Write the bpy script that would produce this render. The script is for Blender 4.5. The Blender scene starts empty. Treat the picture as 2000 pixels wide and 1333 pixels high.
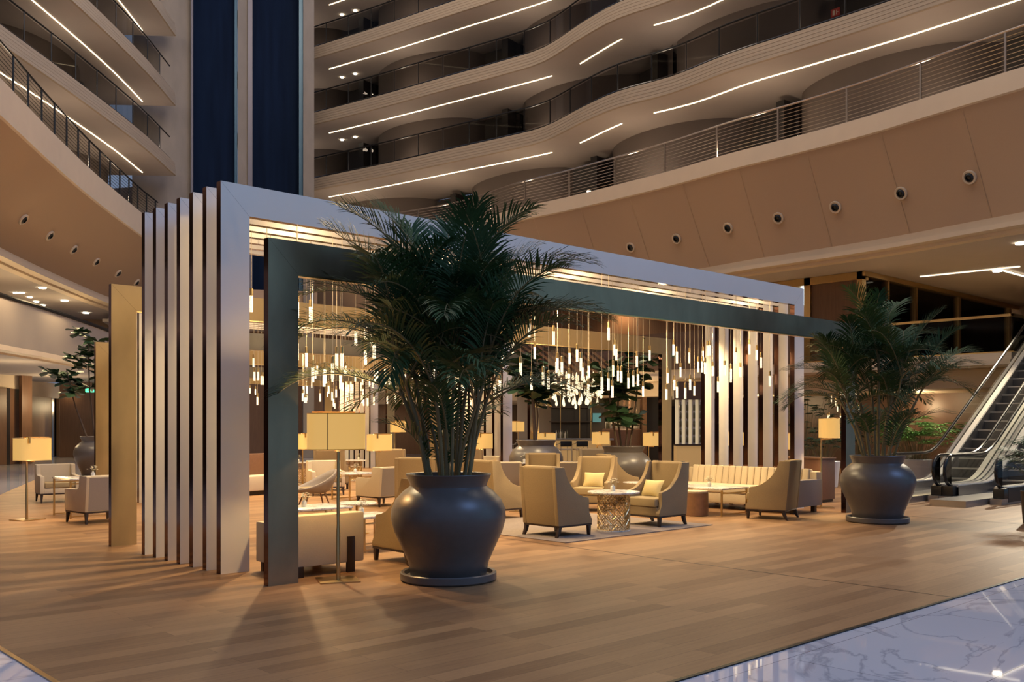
import bpy, bmesh, math, random
from mathutils import Vector, Matrix

random.seed(7)
S = bpy.context.scene
COL = S.collection
PI = math.pi
R = math.radians

# ------------------------------------------------------------------ camera
YAW = R(47.2)
CU, SU = math.cos(YAW), math.sin(YAW)
FPX, HZN, CAMH = 1852.0, 830.0, 1.65
cam = bpy.data.cameras.new('camera')
cam.sensor_width = 36.0
cam.lens = 36.0 * FPX / 2000.0
cam.shift_y = (HZN - 666.5) / 2000.0
cam.clip_end = 300
camo = bpy.data.objects.new('camera', cam)
camo.location = (0, 0, CAMH)
camo.rotation_euler = (R(90), 0, YAW - R(90))
COL.objects.link(camo)
S.camera = camo


def W(px, d):
    """plan position at distance d straight ahead, on the bearing of photo column px"""
    t = (px - 1000) / FPX
    return d * (CU + t * SU), d * (SU - t * CU)


def G(px, py):
    return W(px, FPX * CAMH / (py - HZN))


# ------------------------------------------------------------------ materials
M = {}


def nmat(name):
    m = bpy.data.materials.new(name)
    m.use_nodes = True
    M[name] = m
    nt = m.node_tree
    return m, nt, nt.nodes['Principled BSDF']


def pmat(name, col, rough=.5, metal=0., noise=0., nscale=8., spec=.5, stretch=(1, 1, 1), bump=0., detail=4., emit=None, es=0.):
    m, nt, b = nmat(name)
    b.inputs['Roughness'].default_value = rough
    b.inputs['Metallic'].default_value = metal
    b.inputs['Specular IOR Level'].default_value = spec
    b.inputs['Base Color'].default_value = (*col, 1)
    if emit:
        b.inputs['Emission Color'].default_value = (*emit, 1)
        b.inputs['Emission Strength'].default_value = es
    if noise or bump:
        tc = nt.nodes.new('ShaderNodeTexCoord')
        mp = nt.nodes.new('ShaderNodeMapping')
        mp.inputs['Scale'].default_value = stretch
        nz = nt.nodes.new('ShaderNodeTexNoise')
        nz.inputs['Scale'].default_value = nscale
        nz.inputs['Detail'].default_value = detail
        nt.links.new(tc.outputs['Object'], mp.inputs['Vector'])
        nt.links.new(mp.outputs['Vector'], nz.inputs['Vector'])
        if noise:
            mx = nt.nodes.new('ShaderNodeMix')
            mx.data_type = 'RGBA'
            mx.inputs[6].default_value = (*[c * (1 - noise) for c in col], 1)
            mx.inputs[7].default_value = (*[min(1, c * (1 + noise)) for c in col], 1)
            nt.links.new(nz.outputs['Fac'], mx.inputs[0])
            nt.links.new(mx.outputs[2], b.inputs['Base Color'])
        if bump:
            bp = nt.nodes.new('ShaderNodeBump')
            bp.inputs['Strength'].default_value = bump
            bp.inputs['Distance'].default_value = .01
            nt.links.new(nz.outputs['Fac'], bp.inputs['Height'])
            nt.links.new(bp.outputs['Normal'], b.inputs['Normal'])
    return m


def emat(name, col, strength, sampling='AUTO'):
    m, nt, b = nmat(name)
    b.inputs['Base Color'].default_value = (*[min(1, c) * .6 for c in col], 1)
    b.inputs['Emission Color'].default_value = (*col, 1)
    b.inputs['Emission Strength'].default_value = strength
    b.inputs['Roughness'].default_value = .5
    try:
        m.cycles.emission_sampling = sampling
    except Exception:
        pass
    return m


def glassmat(name, tint, refl=.1, rough=.02):
    m, nt, b = nmat(name)
    nt.nodes.remove(b)
    out = nt.nodes['Material Output']
    tr = nt.nodes.new('ShaderNodeBsdfTransparent')
    tr.inputs['Color'].default_value = (*tint, 1)
    gl = nt.nodes.new('ShaderNodeBsdfGlossy')
    gl.inputs['Roughness'].default_value = rough
    gl.inputs['Color'].default_value = (.9, .9, .9, 1)
    fr = nt.nodes.new('ShaderNodeLayerWeight')
    fr.inputs['Blend'].default_value = refl
    mx = nt.nodes.new('ShaderNodeMixShader')
    nt.links.new(fr.outputs['Fresnel'], mx.inputs[0])
    nt.links.new(tr.outputs[0], mx.inputs[1])
    nt.links.new(gl.outputs[0], mx.inputs[2])
    nt.links.new(mx.outputs[0], out.inputs['Surface'])
    return m


def wood_floor():
    m, nt, b = nmat('wood_floor')
    L = nt.links.new
    tc = nt.nodes.new('ShaderNodeTexCoord')
    br = nt.nodes.new('ShaderNodeTexBrick')
    br.offset = .37
    br.inputs['Scale'].default_value = 1
    br.inputs['Brick Width'].default_value = 1.9
    br.inputs['Row Height'].default_value = .19
    br.inputs['Mortar Size'].default_value = .0018
    br.inputs['Color1'].default_value = (0, 0, 0, 1)
    br.inputs['Color2'].default_value = (1, 1, 1, 1)
    br.inputs['Mortar'].default_value = (.2, .2, .2, 1)
    L(tc.outputs['Object'], br.inputs['Vector'])
    mp = nt.nodes.new('ShaderNodeMapping')
    mp.inputs['Scale'].default_value = (.55, 9, 1)
    nz = nt.nodes.new('ShaderNodeTexNoise')
    nz.inputs['Scale'].default_value = 3
    nz.inputs['Detail'].default_value = 7
    nz.inputs['Roughness'].default_value = .82
    L(tc.outputs['Object'], mp.inputs['Vector'])
    L(mp.outputs['Vector'], nz.inputs['Vector'])
    big = nt.nodes.new('ShaderNodeTexNoise')
    big.inputs['Scale'].default_value = .45
    L(tc.outputs['Object'], big.inputs['Vector'])
    a = nt.nodes.new('ShaderNodeMath')
    a.operation = 'MULTIPLY_ADD'
    a.inputs[1].default_value = .38
    L(br.outputs['Color'], a.inputs[0])
    n2 = nt.nodes.new('ShaderNodeMath')
    n2.operation = 'MULTIPLY_ADD'
    n2.inputs[1].default_value = .75
    n2.inputs[2].default_value = -.12
    L(nz.outputs['Fac'], n2.inputs[0])
    L(n2.outputs[0], a.inputs[2])
    rp = nt.nodes.new('ShaderNodeValToRGB')
    rp.color_ramp.elements[0].color = (.155, .074, .032, 1)
    rp.color_ramp.elements[1].color = (.42, .238, .108, 1)
    rp.color_ramp.elements[0].position = .1
    rp.color_ramp.elements[1].position = .85
    L(a.outputs[0], rp.inputs[0])
    mx = nt.nodes.new('ShaderNodeMix')
    mx.data_type = 'RGBA'
    mx.blend_type = 'MULTIPLY'
    mx.inputs[0].default_value = .8
    L(rp.outputs[0], mx.inputs[6])
    inv = nt.nodes.new('ShaderNodeValToRGB')
    inv.color_ramp.elements[0].color = (1, 1, 1, 1)
    inv.color_ramp.elements[1].color = (.35, .3, .28, 1)
    L(br.outputs['Fac'], inv.inputs[0])
    L(inv.outputs[0], mx.inputs[7])
    L(mx.outputs[2], b.inputs['Base Color'])
    b.inputs['Roughness'].default_value = .46
    b.inputs['Specular IOR Level'].default_value = .28
    bp = nt.nodes.new('ShaderNodeBump')
    bp.inputs['Strength'].default_value = .12
    bp.inputs['Distance'].default_value = .004
    L(nz.outputs['Fac'], bp.inputs['Height'])
    L(bp.outputs['Normal'], b.inputs['Normal'])


def marble(name, base, vein, scale, rough, tile=None, dist=1.6, wid=.045):
    m, nt, b = nmat(name)
    L = nt.links.new
    tc = nt.nodes.new('ShaderNodeTexCoord')
    nz = nt.nodes.new('ShaderNodeTexNoise')
    nz.inputs['Scale'].default_value = scale * .6
    nz.inputs['Detail'].default_value = 8
    nz.inputs['Distortion'].default_value = dist
    nz.inputs['Roughness'].default_value = .55
    mp = nt.nodes.new('ShaderNodeMapping')
    mp.inputs['Scale'].default_value = (1, 2.2, 1)
    mp.inputs['Rotation'].default_value = (0, 0, .5)
    L(tc.outputs['Object'], mp.inputs['Vector'])
    L(mp.outputs['Vector'], nz.inputs['Vector'])
    rp = nt.nodes.new('ShaderNodeValToRGB')
    e = rp.color_ramp.elements
    e[0].position = .5 - wid
    e[0].color = (*base, 1)
    e[1].position = .5 + wid
    e[1].color = (*base, 1)
    k = e.new(.5)
    k.color = (*vein, 1)
    L(nz.outputs['Fac'], rp.inputs[0])
    last = rp.outputs[0]
    if tile:
        br = nt.nodes.new('ShaderNodeTexBrick')
        br.offset = .5
        br.inputs['Scale'].default_value = 1
        br.inputs['Brick Width'].default_value = tile[0]
        br.inputs['Row Height'].default_value = tile[1]
        br.inputs['Mortar Size'].default_value = .003
        br.inputs['Color1'].default_value = (1, 1, 1, 1)
        br.inputs['Color2'].default_value = (.86, .87, .9, 1)
        br.inputs['Mortar'].default_value = (.25, .25, .28, 1)
        L(tc.outputs['Object'], br.inputs['Vector'])
        mx = nt.nodes.new('ShaderNodeMix')
        mx.data_type = 'RGBA'
        mx.blend_type = 'MULTIPLY'
        mx.inputs[0].default_value = 1
        L(last, mx.inputs[6])
        L(br.outputs['Color'], mx.inputs[7])
        last = mx.outputs[2]
    L(last, b.inputs['Base Color'])
    b.inputs['Roughness'].default_value = rough
    b.inputs['Specular IOR Level'].default_value = .6


def pendant_glass():
    m, nt, b = nmat('bubble_glass')
    L = nt.links.new
    tc = nt.nodes.new('ShaderNodeTexCoord')
    nz = nt.nodes.new('ShaderNodeTexNoise')
    nz.inputs['Scale'].default_value = 60
    L(tc.outputs['Object'], nz.inputs['Vector'])
    rp = nt.nodes.new('ShaderNodeValToRGB')
    rp.color_ramp.elements[0].position = .4
    rp.color_ramp.elements[0].color = (.5, .36, .18, 1)
    rp.color_ramp.elements[1].position = .62
    rp.color_ramp.elements[1].color = (1, .85, .58, 1)
    L(nz.outputs['Fac'], rp.inputs[0])
    lw = nt.nodes.new('ShaderNodeLayerWeight')
    lw.inputs['Blend'].default_value = .5
    st = nt.nodes.new('ShaderNodeMath')
    st.operation = 'MULTIPLY_ADD'
    st.inputs[1].default_value = 2.2
    st.inputs[2].default_value = 1.1
    L(lw.outputs['Facing'], st.inputs[0])
    L(rp.outputs[0], b.inputs['Emission Color'])
    L(st.outputs[0], b.inputs['Emission Strength'])
    b.inputs['Base Color'].default_value = (.8, .75, .65, 1)
    b.inputs['Roughness'].default_value = .1
    m.cycles.emission_sampling = 'NONE'


wood_floor()
pendant_glass()
marble('marble_floor', (.66, .66, .71), (.44, .45, .50), .8, .025, (2.4, 1.2), 1.1, .020)
marble('marble_top', (.78, .74, .66), (.42, .38, .33), 5, .15)
pmat('white_lacquer', (.76, .71, .645), .30, noise=.04, nscale=2)
pmat('bronze_mirror', (.17, .09, .07), .12, 1., noise=.06, nscale=3)
pmat('lamplit_bronze', (.36, .25, .115), .42, .55, noise=.25, nscale=3, stretch=(1, 1, .5), bump=.05)  # same bronze as the front frames, with lamp glow put into the colour
pmat('cable_wire', (.46, .38, .27), .5)
pmat('patina_bronze', (.30, .245, .16), .34, .8, noise=.35, nscale=3, stretch=(1, 1, .5), bump=.05)
pmat('pot_glaze', (.105, .092, .085), .33, noise=.12, nscale=14, bump=.06)
pmat('soil', (.03, .02, .012), .9, noise=.5, nscale=30, bump=.5)
pmat('palm_leaf', (.026, .072, .024), .55, noise=.5, nscale=2.5, spec=.3)
pmat('palm_stem', (.17, .14, .06), .5, noise=.45, nscale=5, stretch=(2, 2, 1))
pmat('fig_leaf', (.024, .056, .022), .42, noise=.5, nscale=3)
pmat('bark', (.10, .065, .04), .8, noise=.4, nscale=12, bump=.3)
pmat('bright_leaf', (.10, .30, .045), .4, noise=.45, nscale=3)
pmat('tan_fabric', (.29, .205, .105), .85, noise=.16, nscale=90, spec=.2, bump=.12)
pmat('tan_cushion', (.34, .25, .125), .85, noise=.1, nscale=90, spec=.2, bump=.1)
pmat('gold_cushion', (.60, .46, .20), .7, noise=.1, nscale=40, spec=.3)
pmat('cream_fabric', (.58, .47, .31), .85, noise=.08, nscale=80, spec=.2, bump=.1)
pmat('grey_fabric', (.30, .25, .21), .85, noise=.1, nscale=80, spec=.2)
pmat('brown_leather', (.16, .075, .04), .5, noise=.2, nscale=20)
pmat('dark_wood', (.030, .016, .011), .35, noise=.3, nscale=12)
pmat('leg_wood', (.22, .11, .05), .45, noise=.3, nscale=12)
pmat('rug_pile', (.24, .19, .155), .95, noise=.22, nscale=26, spec=.1, bump=.3)
pmat('brass', (.62, .44, .20), .28, 1., noise=.08, nscale=10)
pmat('black_metal', (.012, .012, .013), .4, .6)
pmat('rail_steel', (.42, .36, .32), .3, .9)
pmat('concrete', (.23, .20, .175), .85, noise=.22, nscale=2.2, stretch=(1, 1, .35), bump=.1)
pmat('board_concrete', (.37, .295, .22), .8, noise=.30, nscale=5, stretch=(.12, .12, 7), detail=3, bump=.15)
pmat('soffit', (.44, .38, .34), .8, noise=.05, nscale=1.5)
pmat('cream_band', (.62, .50, .37), .6, noise=.06, nscale=2)
pmat('tan_seam', (.46, .32, .21), .6)
pmat('tan_panel', (.42, .285, .185), .62, noise=.10, nscale=120, detail=1)
pmat('corridor_wall', (.15, .12, .105), .75, noise=.12, nscale=.8)
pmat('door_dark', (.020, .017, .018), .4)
pmat('walnut', (.15, .075, .040), .45, noise=.35, nscale=6, stretch=(6, 6, .25), bump=.03)
pmat('walnut_light', (.27, .165, .09), .45, noise=.35, nscale=6, stretch=(6, 6, .25), bump=.03)
pmat('deep_brown', (.10, .055, .038), .4, noise=.2, nscale=3)
pmat('dusk_glazing', (.0045, .011, .030), .7, 0, noise=.5, nscale=1.2, stretch=(3, 3, .2), spec=.05)
pmat('blue_steel', (.05, .12, .19), .35, .3)
pmat('lilac_steel', (.17, .16, .19), .4, .3)
pmat('handrail_rubber', (.012, .010, .010), .22)
pmat('deck_panel', (.72, .66, .55), .3, noise=.03, nscale=3)
pmat('steel', (.45, .43, .40), .28, .85, noise=.1, nscale=6)
pmat('step_metal', (.10, .095, .09), .45, .5, noise=.2, nscale=40)
pmat('step_edge', (.52, .48, .42), .4, .3)
pmat('white_planter', (.66, .64, .64), .35)
pmat('bottle_glass', (.10, .09, .05), .1, noise=.8, nscale=3)
pmat('bottle_clear', (.55, .48, .36), .1)
pmat('black_plastic', (.01, .01, .01), .35)
pmat('flower_white', (.80, .74, .55), .7)
pmat('vase_glass', (.70, .66, .55), .08, spec=.8)
pmat('red_plate', (.45, .05, .04), .5)
emat('shade_lit', (.86, .50, .14), .62)
emat('led_strip', (1., .78, .48), 5.0)
emat('downlight', (1., .86, .62), 14.)
emat('cold_light', (.75, .95, 1.), 3.2)
emat('linear_warm', (1., .88, .66), 1.6)
emat('exit_green', (.10, .95, .45), 1.6)
emat('teal_screen', (.14, .36, .34), .45)
emat('backlit', (1., .80, .50), .38)
emat('lit_front', (.85, .52, .20), .25)
emat('drop_glass', (1., .82, .52), 1.25, 'NONE')
glassmat('rail_glass', (.46, .45, .44), .10)
glassmat('clear_glass', (.86, .89, .87), .17)
glassmat('tint_glass', (.55, .50, .46), .14)


# ------------------------------------------------------------------ mesh builder
class MB:
    def __init__(s):
        s.v, s.f, s.m = [], [], []

    def add(s, vs, fs, mi=0):
        o = len(s.v)
        s.v += [tuple(p) for p in vs]
        for k, f in enumerate(fs):
            s.f.append(tuple(o + i for i in f))
            s.m.append(mi[k] if isinstance(mi, (list, tuple)) else mi)

    def box(s, x0, y0, z0, x1, y1, z1, mi=0):
        vs = [(x0, y0, z0), (x1, y0, z0), (x1, y1, z0), (x0, y1, z0), (x0, y0, z1), (x1, y0, z1), (x1, y1, z1), (x0, y1, z1)]
        s.add(vs, [(0, 3, 2, 1), (4, 5, 6, 7), (0, 1, 5, 4), (1, 2, 6, 5), (2, 3, 7, 6), (3, 0, 4, 7)], mi)
        return s

    def cbox(s, c, size, rz=0, mi=0, rx=0, ry=0):
        m = Matrix.Translation(Vector(c)) @ Matrix.Rotation(rz, 4, 'Z') @ Matrix.Rotation(ry, 4, 'Y') @ Matrix.Rotation(rx, 4, 'X')
        a, b, d = [k / 2 for k in size]
        vs = [m @ Vector(p) for p in [(-a, -b, -d), (a, -b, -d), (a, b, -d), (-a, b, -d), (-a, -b, d), (a, -b, d), (a, b, d), (-a, b, d)]]
        s.add(vs, [(0, 3, 2, 1), (4, 5, 6, 7), (0, 1, 5, 4), (1, 2, 6, 5), (2, 3, 7, 6), (3, 0, 4, 7)], mi)
        return s

    def prism(s, poly, axis, a, b, mi=0, side=None):
        """poly of (p,q) extruded from a to b along axis 0,1,2"""
        n = len(poly)

        def pt(p, k):
            if axis == 0:
                return (k, p[0], p[1])
            if axis == 1:
                return (p[0], k, p[1])
            return (p[0], p[1], k)
        vs = [pt(p, a) for p in poly] + [pt(p, b) for p in poly]
        fs = [tuple(range(n - 1, -1, -1)), tuple(range(n, 2 * n))]
        fs += [(i, (i + 1) % n, n + (i + 1) % n, n + i) for i in range(n)]
        sm = mi if side is None else side
        s.add(vs, fs, [mi, mi] + [sm] * n)
        return s

    def tube(s, pts, r, n=6, mi=0, caps=True):
        pts = [Vector(p) for p in pts]
        rs = r if isinstance(r, (list, tuple)) else [r] * len(pts)
        vs = []
        for i, p in enumerate(pts):
            t = (pts[min(i + 1, len(pts) - 1)] - pts[max(i - 1, 0)]).normalized()
            a = t.cross(Vector((0, 0, 1)))
            if a.length < 1e-3:
                a = Vector((1, 0, 0))
            a.normalize()
            b = a.cross(t)
            vs += [p + (a * math.cos(2 * PI * k / n) + b * math.sin(2 * PI * k / n)) * rs[i] for k in range(n)]
        fs = []
        for i in range(len(pts) - 1):
            for k in range(n):
                fs.append((i * n + k, i * n + (k + 1) % n, (i + 1) * n + (k + 1) % n, (i + 1) * n + k))
        if caps:
            fs.append(tuple(range(n - 1, -1, -1)))
            fs.append(tuple((len(pts) - 1) * n + k for k in range(n)))
        s.add(vs, fs, mi)
        return s

    def lathe(s, prof, n=32, mi=0, cx=0, cy=0, sx=1., sy=1.):
        vs = []
        for r, z in prof:
            vs += [(cx + sx * r * math.cos(2 * PI * k / n), cy + sy * r * math.sin(2 * PI * k / n), z) for k in range(n)]
        fs = []
        for i in range(len(prof) - 1):
            for k in range(n):
                fs.append((i * n + k, i * n + (k + 1) % n, (i + 1) * n + (k + 1) % n, (i + 1) * n + k))
        s.add(vs, fs, mi)
        return s

    def cyl(s, cx, cy, z0, z1, r, n=20, mi=0):
        s.lathe([(1e-4, z0), (r, z0), (r, z1), (1e-4, z1)], n, mi, cx, cy)
        return s

    def build(s, name, mats, parent=None, bevel=0., smooth=35, seg=2):
        me = bpy.data.meshes.new(name)
        me.from_pydata(s.v, [], s.f)
        if isinstance(mats, str):
            mats = [mats]
        for k in mats:
            me.materials.append(M[k])
        if any(s.m):
            me.polygons.foreach_set('material_index', s.m)
        if bevel:
            bm = bmesh.new()
            bm.from_mesh(me)
            bmesh.ops.remove_doubles(bm, verts=bm.verts, dist=1e-5)
            es = [e for e in bm.edges if len(e.link_faces) == 2 and e.calc_face_angle(0) > .5]
            bmesh.ops.bevel(bm, geom=es, offset=bevel, segments=seg, profile=.6, affect='EDGES', clamp_overlap=True)
            bm.to_mesh(me)
            bm.free()
        if smooth:
            me.polygons.foreach_set('use_smooth', [True] * len(me.polygons))
            me.set_sharp_from_angle(angle=R(smooth))
        me.update()
        o = bpy.data.objects.new(name, me)
        COL.objects.link(o)
        o.parent = parent
        return o


def tag(o, label=None, cat=None, group=None, kind=None):
    if label:
        o['label'] = label
    if cat:
        o['category'] = cat
    if group:
        o['group'] = group
    if kind:
        o['kind'] = kind
    return o


def thing(name, label, cat, loc=(0, 0, 0), rz=0, group=None):
    o = bpy.data.objects.new(name, None)
    o.empty_display_size = .1
    COL.objects.link(o)
    o.location = loc
    o.rotation_euler = (0, 0, rz)
    return tag(o, label, cat, group)


KIDS = {}


def kids(o):
    return [c for c in o.children]


def copy_tree(o, loc=None, rz=None, label=None, group=None, parent=None, scale=None):
    c = o.copy()
    COL.objects.link(c)
    c.parent = parent
    if loc is not None:
        c.location = loc
    if rz is not None:
        c.rotation_euler = (0, 0, rz)
    if scale is not None:
        c.scale = (scale, scale, scale) if not isinstance(scale, tuple) else scale
    if label:
        c['label'] = label
    if group:
        c['group'] = group
    for k in kids(o):
        copy_tree(k, parent=c)
    return c


def struct(mb, name, mats, **k):
    return tag(mb.build(name, mats, **k), kind='structure')


def light(kind, name, loc, energy, col=(1, .70, .38), size=.1, rot=None, spot=None, blend=.6):
    l = bpy.data.lights.new(name, kind)
    l.energy = energy
    l.color = col
    if kind == 'AREA':
        l.shape = 'RECTANGLE'
        l.size, l.size_y = size if isinstance(size, tuple) else (size, size)
    else:
        l.shadow_soft_size = size
    if kind == 'SPOT':
        l.spot_size = R(spot)
        l.spot_blend = blend
    o = bpy.data.objects.new(name, l)
    o.location = loc
    if rot:
        o.rotation_euler = rot
    COL.objects.link(o)
    return o


ORD = ['first', 'second', 'third', 'fourth', 'fifth', 'sixth', 'seventh', 'eighth', 'ninth', 'tenth', 'eleventh', 'twelfth', 'thirteenth', 'fourteenth', 'fifteenth', 'sixteenth']

# ================================================================== SETTING
mb = MB()
mb.box(-25, -12, -.3, 75, 75, -.006)
struct(mb, 'floor_marble', 'marble_floor')
mb = MB()
wood = [(2.0, 3.78), (34, 3.78), (34, 31), (9.2, 31.5), (6.3, 24.5), (3.4, 17.5), (2.0, 11.5)]
mb.prism(wood, 2, -.005, 0)
struct(mb, 'floor_wood', 'wood_floor', smooth=0)
mb = MB()
mb.box(1.965, 3.75, -.005, 2.0, 11.5, .004)
struct(mb, 'trim_1', 'brass')
mb = MB()
mb.box(2.0, 3.745, -.005, 34, 3.78, .004)
struct(mb, 'trim_2', 'black_metal')
mb = MB()
mb.box(9.245, 3.78, .0, 9.262, 10.9, .0015)
mb.box(16.85, 3.78, .0, 16.868, 8.7, .0015)
struct(mb, 'trim_3', 'dark_wood')


def smoothpath(pts, step=.6):
    P = [Vector(p) for p in pts]
    P = [P[0] * 2 - P[1]] + P + [P[-1] * 2 - P[-2]]
    out = []
    for i in range(1, len(P) - 2):
        a, b, c, d = P[i - 1:i + 3]
        n = max(1, int((c - b).length / step))
        for k in range(n):
            t = k / n
            out.append(.5 * ((2 * b) + (c - a) * t + (2 * a - 5 * b + 4 * c - d) * t * t + (3 * b - a - 3 * c + d) * t ** 3))
    out.append(P[-2])
    return out


def offs(path, side):
    """offset path by `side` metres away from the atrium"""
    out = []
    for i, p in enumerate(path):
        t = (path[min(i + 1, len(path) - 1)] - path[max(i - 1, 0)]).normalized()
        out.append(p + Vector((t.y, -t.x)) * side)
    return out


def sweep(mb, path, prof, mis=None, inward=1):
    """prof: (offset away from the atrium, z)"""
    n = len(path)
    vs = []
    for o, z in prof:
        vs += [(p.x, p.y, z) for p in offs(path, o * inward)]
    fs, ms = [], []
    for j in range(len(prof) - 1):
        for i in range(n - 1):
            fs.append((j * n + i, j * n + i + 1, (j + 1) * n + i + 1, (j + 1) * n + i))
            ms.append(mis[j] if mis else 0)
    mb.add(vs, fs, ms)


def along(path, step, start=0.):
    """points (pos, tangent) every step metres"""
    out = []
    acc, nxt = 0., start
    for a, b in zip(path, path[1:]):
        l = (b - a).length
        while nxt <= acc + l and l > 0:
            t = (nxt - acc) / l
            out.append((a.lerp(b, t), (b - a).normalized()))
            nxt += step
        acc += l
    return out


# atrium edges (plan).  Going along each path the building lies on the side given by inward
RP = smoothpath([(27.0, 2.0), (27.2, 6.0), (27.5, 9.5), (27.7, 13.3), (27.65, 16.5), (27.6, 18.9), (27.85, 21.5), (27.6, 23.8), (27.9, 25.9), (28.55, 28.8), (28.3, 31.0), (27.7, 34.0), (26.8, 38.6), (25.75, 43.2), (25.1, 46.0), (24.4, 49.5)])
RB = smoothpath([(24.6, -3.0), (25.6, 2.0), (26.2, 6.0), (26.6, 9.1), (27.0, 11.5), (27.4, 13.7), (27.6, 16.0), (27.7, 19.0), (28.0, 22.0), (28.1, 27.0), (27.95, 30.0), (28.3, 34.2), (27.4, 39.0), (26.2, 43.5), (25.2, 46.5), (24.5, 49.5)])
LP = smoothpath([(-12.0, 11.0), (-1.0, 23.5), (4.0, 28.5), (8.54, 33.19), (12.3, 37.0), (16.2, 41.2), (19.3, 44.97)])
LB = smoothpath([(-9.0, 3.0), (-.5, 17.0), (4.2, 23.4), (7.22, 28.07), (9.94, 32.4), (12.66, 36.5), (16.44, 41.78), (18.6, 44.6), (21.0, 48.5)])
ZL = [11.0, 14.4, 17.8, 21.2, 24.6]
FH = .64


def levels(path, sgn, name, side):
    for k, z in enumerate(ZL[1:]):
        mb = MB()
        sweep(mb, path, [(5.2, z), (.12, z), (0, z)] + [q for i in range(5) for q in ((-.012 * i, z - .012 - i * .126), (-.012 * i, z - .118 - i * .126), (-.012 * i + .012, z - .126 - i * .126))] + [(.02, z - FH - .01), (5.2, z - FH - .01)], [2, 2] + [1] * 16 + [0], sgn)
        struct(mb, 'balcony_slab_' + side, ['soffit', 'board_concrete', 'corridor_wall'])


levels(RP, 1, 'right', 'right')
levels(LP, -1, 'left', 'left')

# level one ledges and the big tan slanted fascia
mb = MB()
sweep(mb, RB, [(5.4, 11), (.3, 11), (0, 11), (0, 10.45), (.08, 10.42), (1.55, 7.55), (1.55, 7.32), (1.3, 7.30), (1.3, 7.16), (1.62, 7.14), (1.62, 7.04), (1.9, 7.02)], [2, 1, 1, 1, 0, 1, 1, 1, 1, 1, 1], 1)
struct(mb, 'trim_fascia_right', ['tan_panel', 'cream_band', 'corridor_wall'])
mb = MB()
sweep(mb, LB, [(5.4, 11), (.3, 11), (0, 11), (0, 10.0), (.08, 9.97), (2.0, 7.5), (2.0, 7.32), (1.75, 7.30), (1.75, 7.12), (2.1, 7.10), (2.1, 7.02), (2.4, 7.0)], [2, 1, 1, 1, 0, 1, 1, 1, 1, 1, 1], -1)
struct(mb, 'trim_fascia_left', ['tan_panel', 'cream_band', 'corridor_wall'])
mb = MB()
sweep(mb, RB, [(1.85, 7.03), (24, 7.03)], [0], 1)
struct(mb, 'ceiling_right', 'soffit')
mb = MB()
sweep(mb, LB, [(2.3, 7.01), (30, 7.01)], [0], -1)
struct(mb, 'ceiling_left', 'soffit')
# fine seams in the tan fascia
mb = MB()
for p, t in along(RB, 2.6, 1.0):
    n = Vector((t.y, -t.x))
    a = p + n * .07
    b = p + n * 1.54
    mb.add([(a.x - t.x * .012, a.y - t.y * .012, 10.42), (a.x + t.x * .012, a.y + t.y * .012, 10.42), (b.x + t.x * .012 - n.x * .012, b.y + t.y * .012 - n.y * .012, 7.56), (b.x - t.x * .012 - n.x * .012, b.y - t.y * .012 - n.y * .012, 7.56)], [(0, 1, 2, 3)])
struct(mb, 'trim_4', 'tan_seam', smooth=0)


def wallpath(path, sgn, depth, amp, period, ph):
    out = []
    acc = 0
    row = offs(path, depth * sgn)
    for i, p in enumerate(row):
        if i:
            acc += (row[i] - row[i - 1]).length
        t = (row[min(i + 1, len(row) - 1)] - row[max(i - 1, 0)]).normalized()
        n = Vector((t.y, -t.x)) * sgn
        x = ((acc + ph) % period) / period
        bump = math.sqrt(max(0, 1 - ((x - .36) / .36) ** 2)) if x < .72 else 0
        out.append(p - n * amp * bump)
    return out


for (path, sgn, side, zs, ph) in ((RP, 1, 'right', ZL[1:4], 3.4), (LP, -1, 'left', ZL[1:4], 2), (RB, 1, 'right', ZL[:1], 3.4), (LB, -1, 'left', ZL[:1], 2)):
    fine = smoothpath([tuple(p) for p in path[::3]] + [tuple(path[-1])], .22)
    wp = wallpath(fine, sgn, 4.6, 2.1, 9.6, ph)
    for z in zs:
        mb = MB()
        sweep(mb, wp, [(0, z), (0, z + 3.4 - FH)], [0], sgn)
        struct(mb, 'wall_%s_corridor' % side, 'corridor_wall')
        # dark door recesses between the drums
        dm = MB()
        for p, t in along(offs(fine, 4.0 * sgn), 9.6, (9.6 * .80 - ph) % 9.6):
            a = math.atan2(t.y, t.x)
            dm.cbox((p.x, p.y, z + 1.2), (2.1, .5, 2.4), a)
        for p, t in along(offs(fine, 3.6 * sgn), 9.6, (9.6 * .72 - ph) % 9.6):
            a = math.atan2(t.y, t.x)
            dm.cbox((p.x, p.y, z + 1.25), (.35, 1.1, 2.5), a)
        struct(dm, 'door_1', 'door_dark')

# concrete towers and the dusk-dark glazing between them
c0 = Vector(W(360, 46.5))
c1 = Vector(W(605, 48.0))
ax = (c1 - c0).normalized()
ang = math.atan2(ax.y, ax.x)


def on(px, base=None):
    """point of the glazing line under photo column px"""
    t = (px - 1000) / FPX
    d = Vector((CU + t * SU, SU - t * CU))
    # solve c0 + ax*s = d*k
    det = ax.x * (-d.y) + ax.y * d.x
    s_ = (-c0.x * (-d.y) - c0.y * d.x) / det
    return c0 + ax * s_


def slab(px0, px1, z0, z1, depth, name, mat, back=0., st=True):
    a, b = on(px0), on(px1)
    c = (a + b) / 2
    n = Vector((-ax.y, ax.x))
    if n.dot(c) < 0:
        n = -n
    c = c + n * (back + depth / 2)
    mb = MB()
    mb.cbox((c.x, c.y, (z0 + z1) / 2), ((b - a).length, depth, z1 - z0), ang)
    return struct(mb, name, mat)


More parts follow.
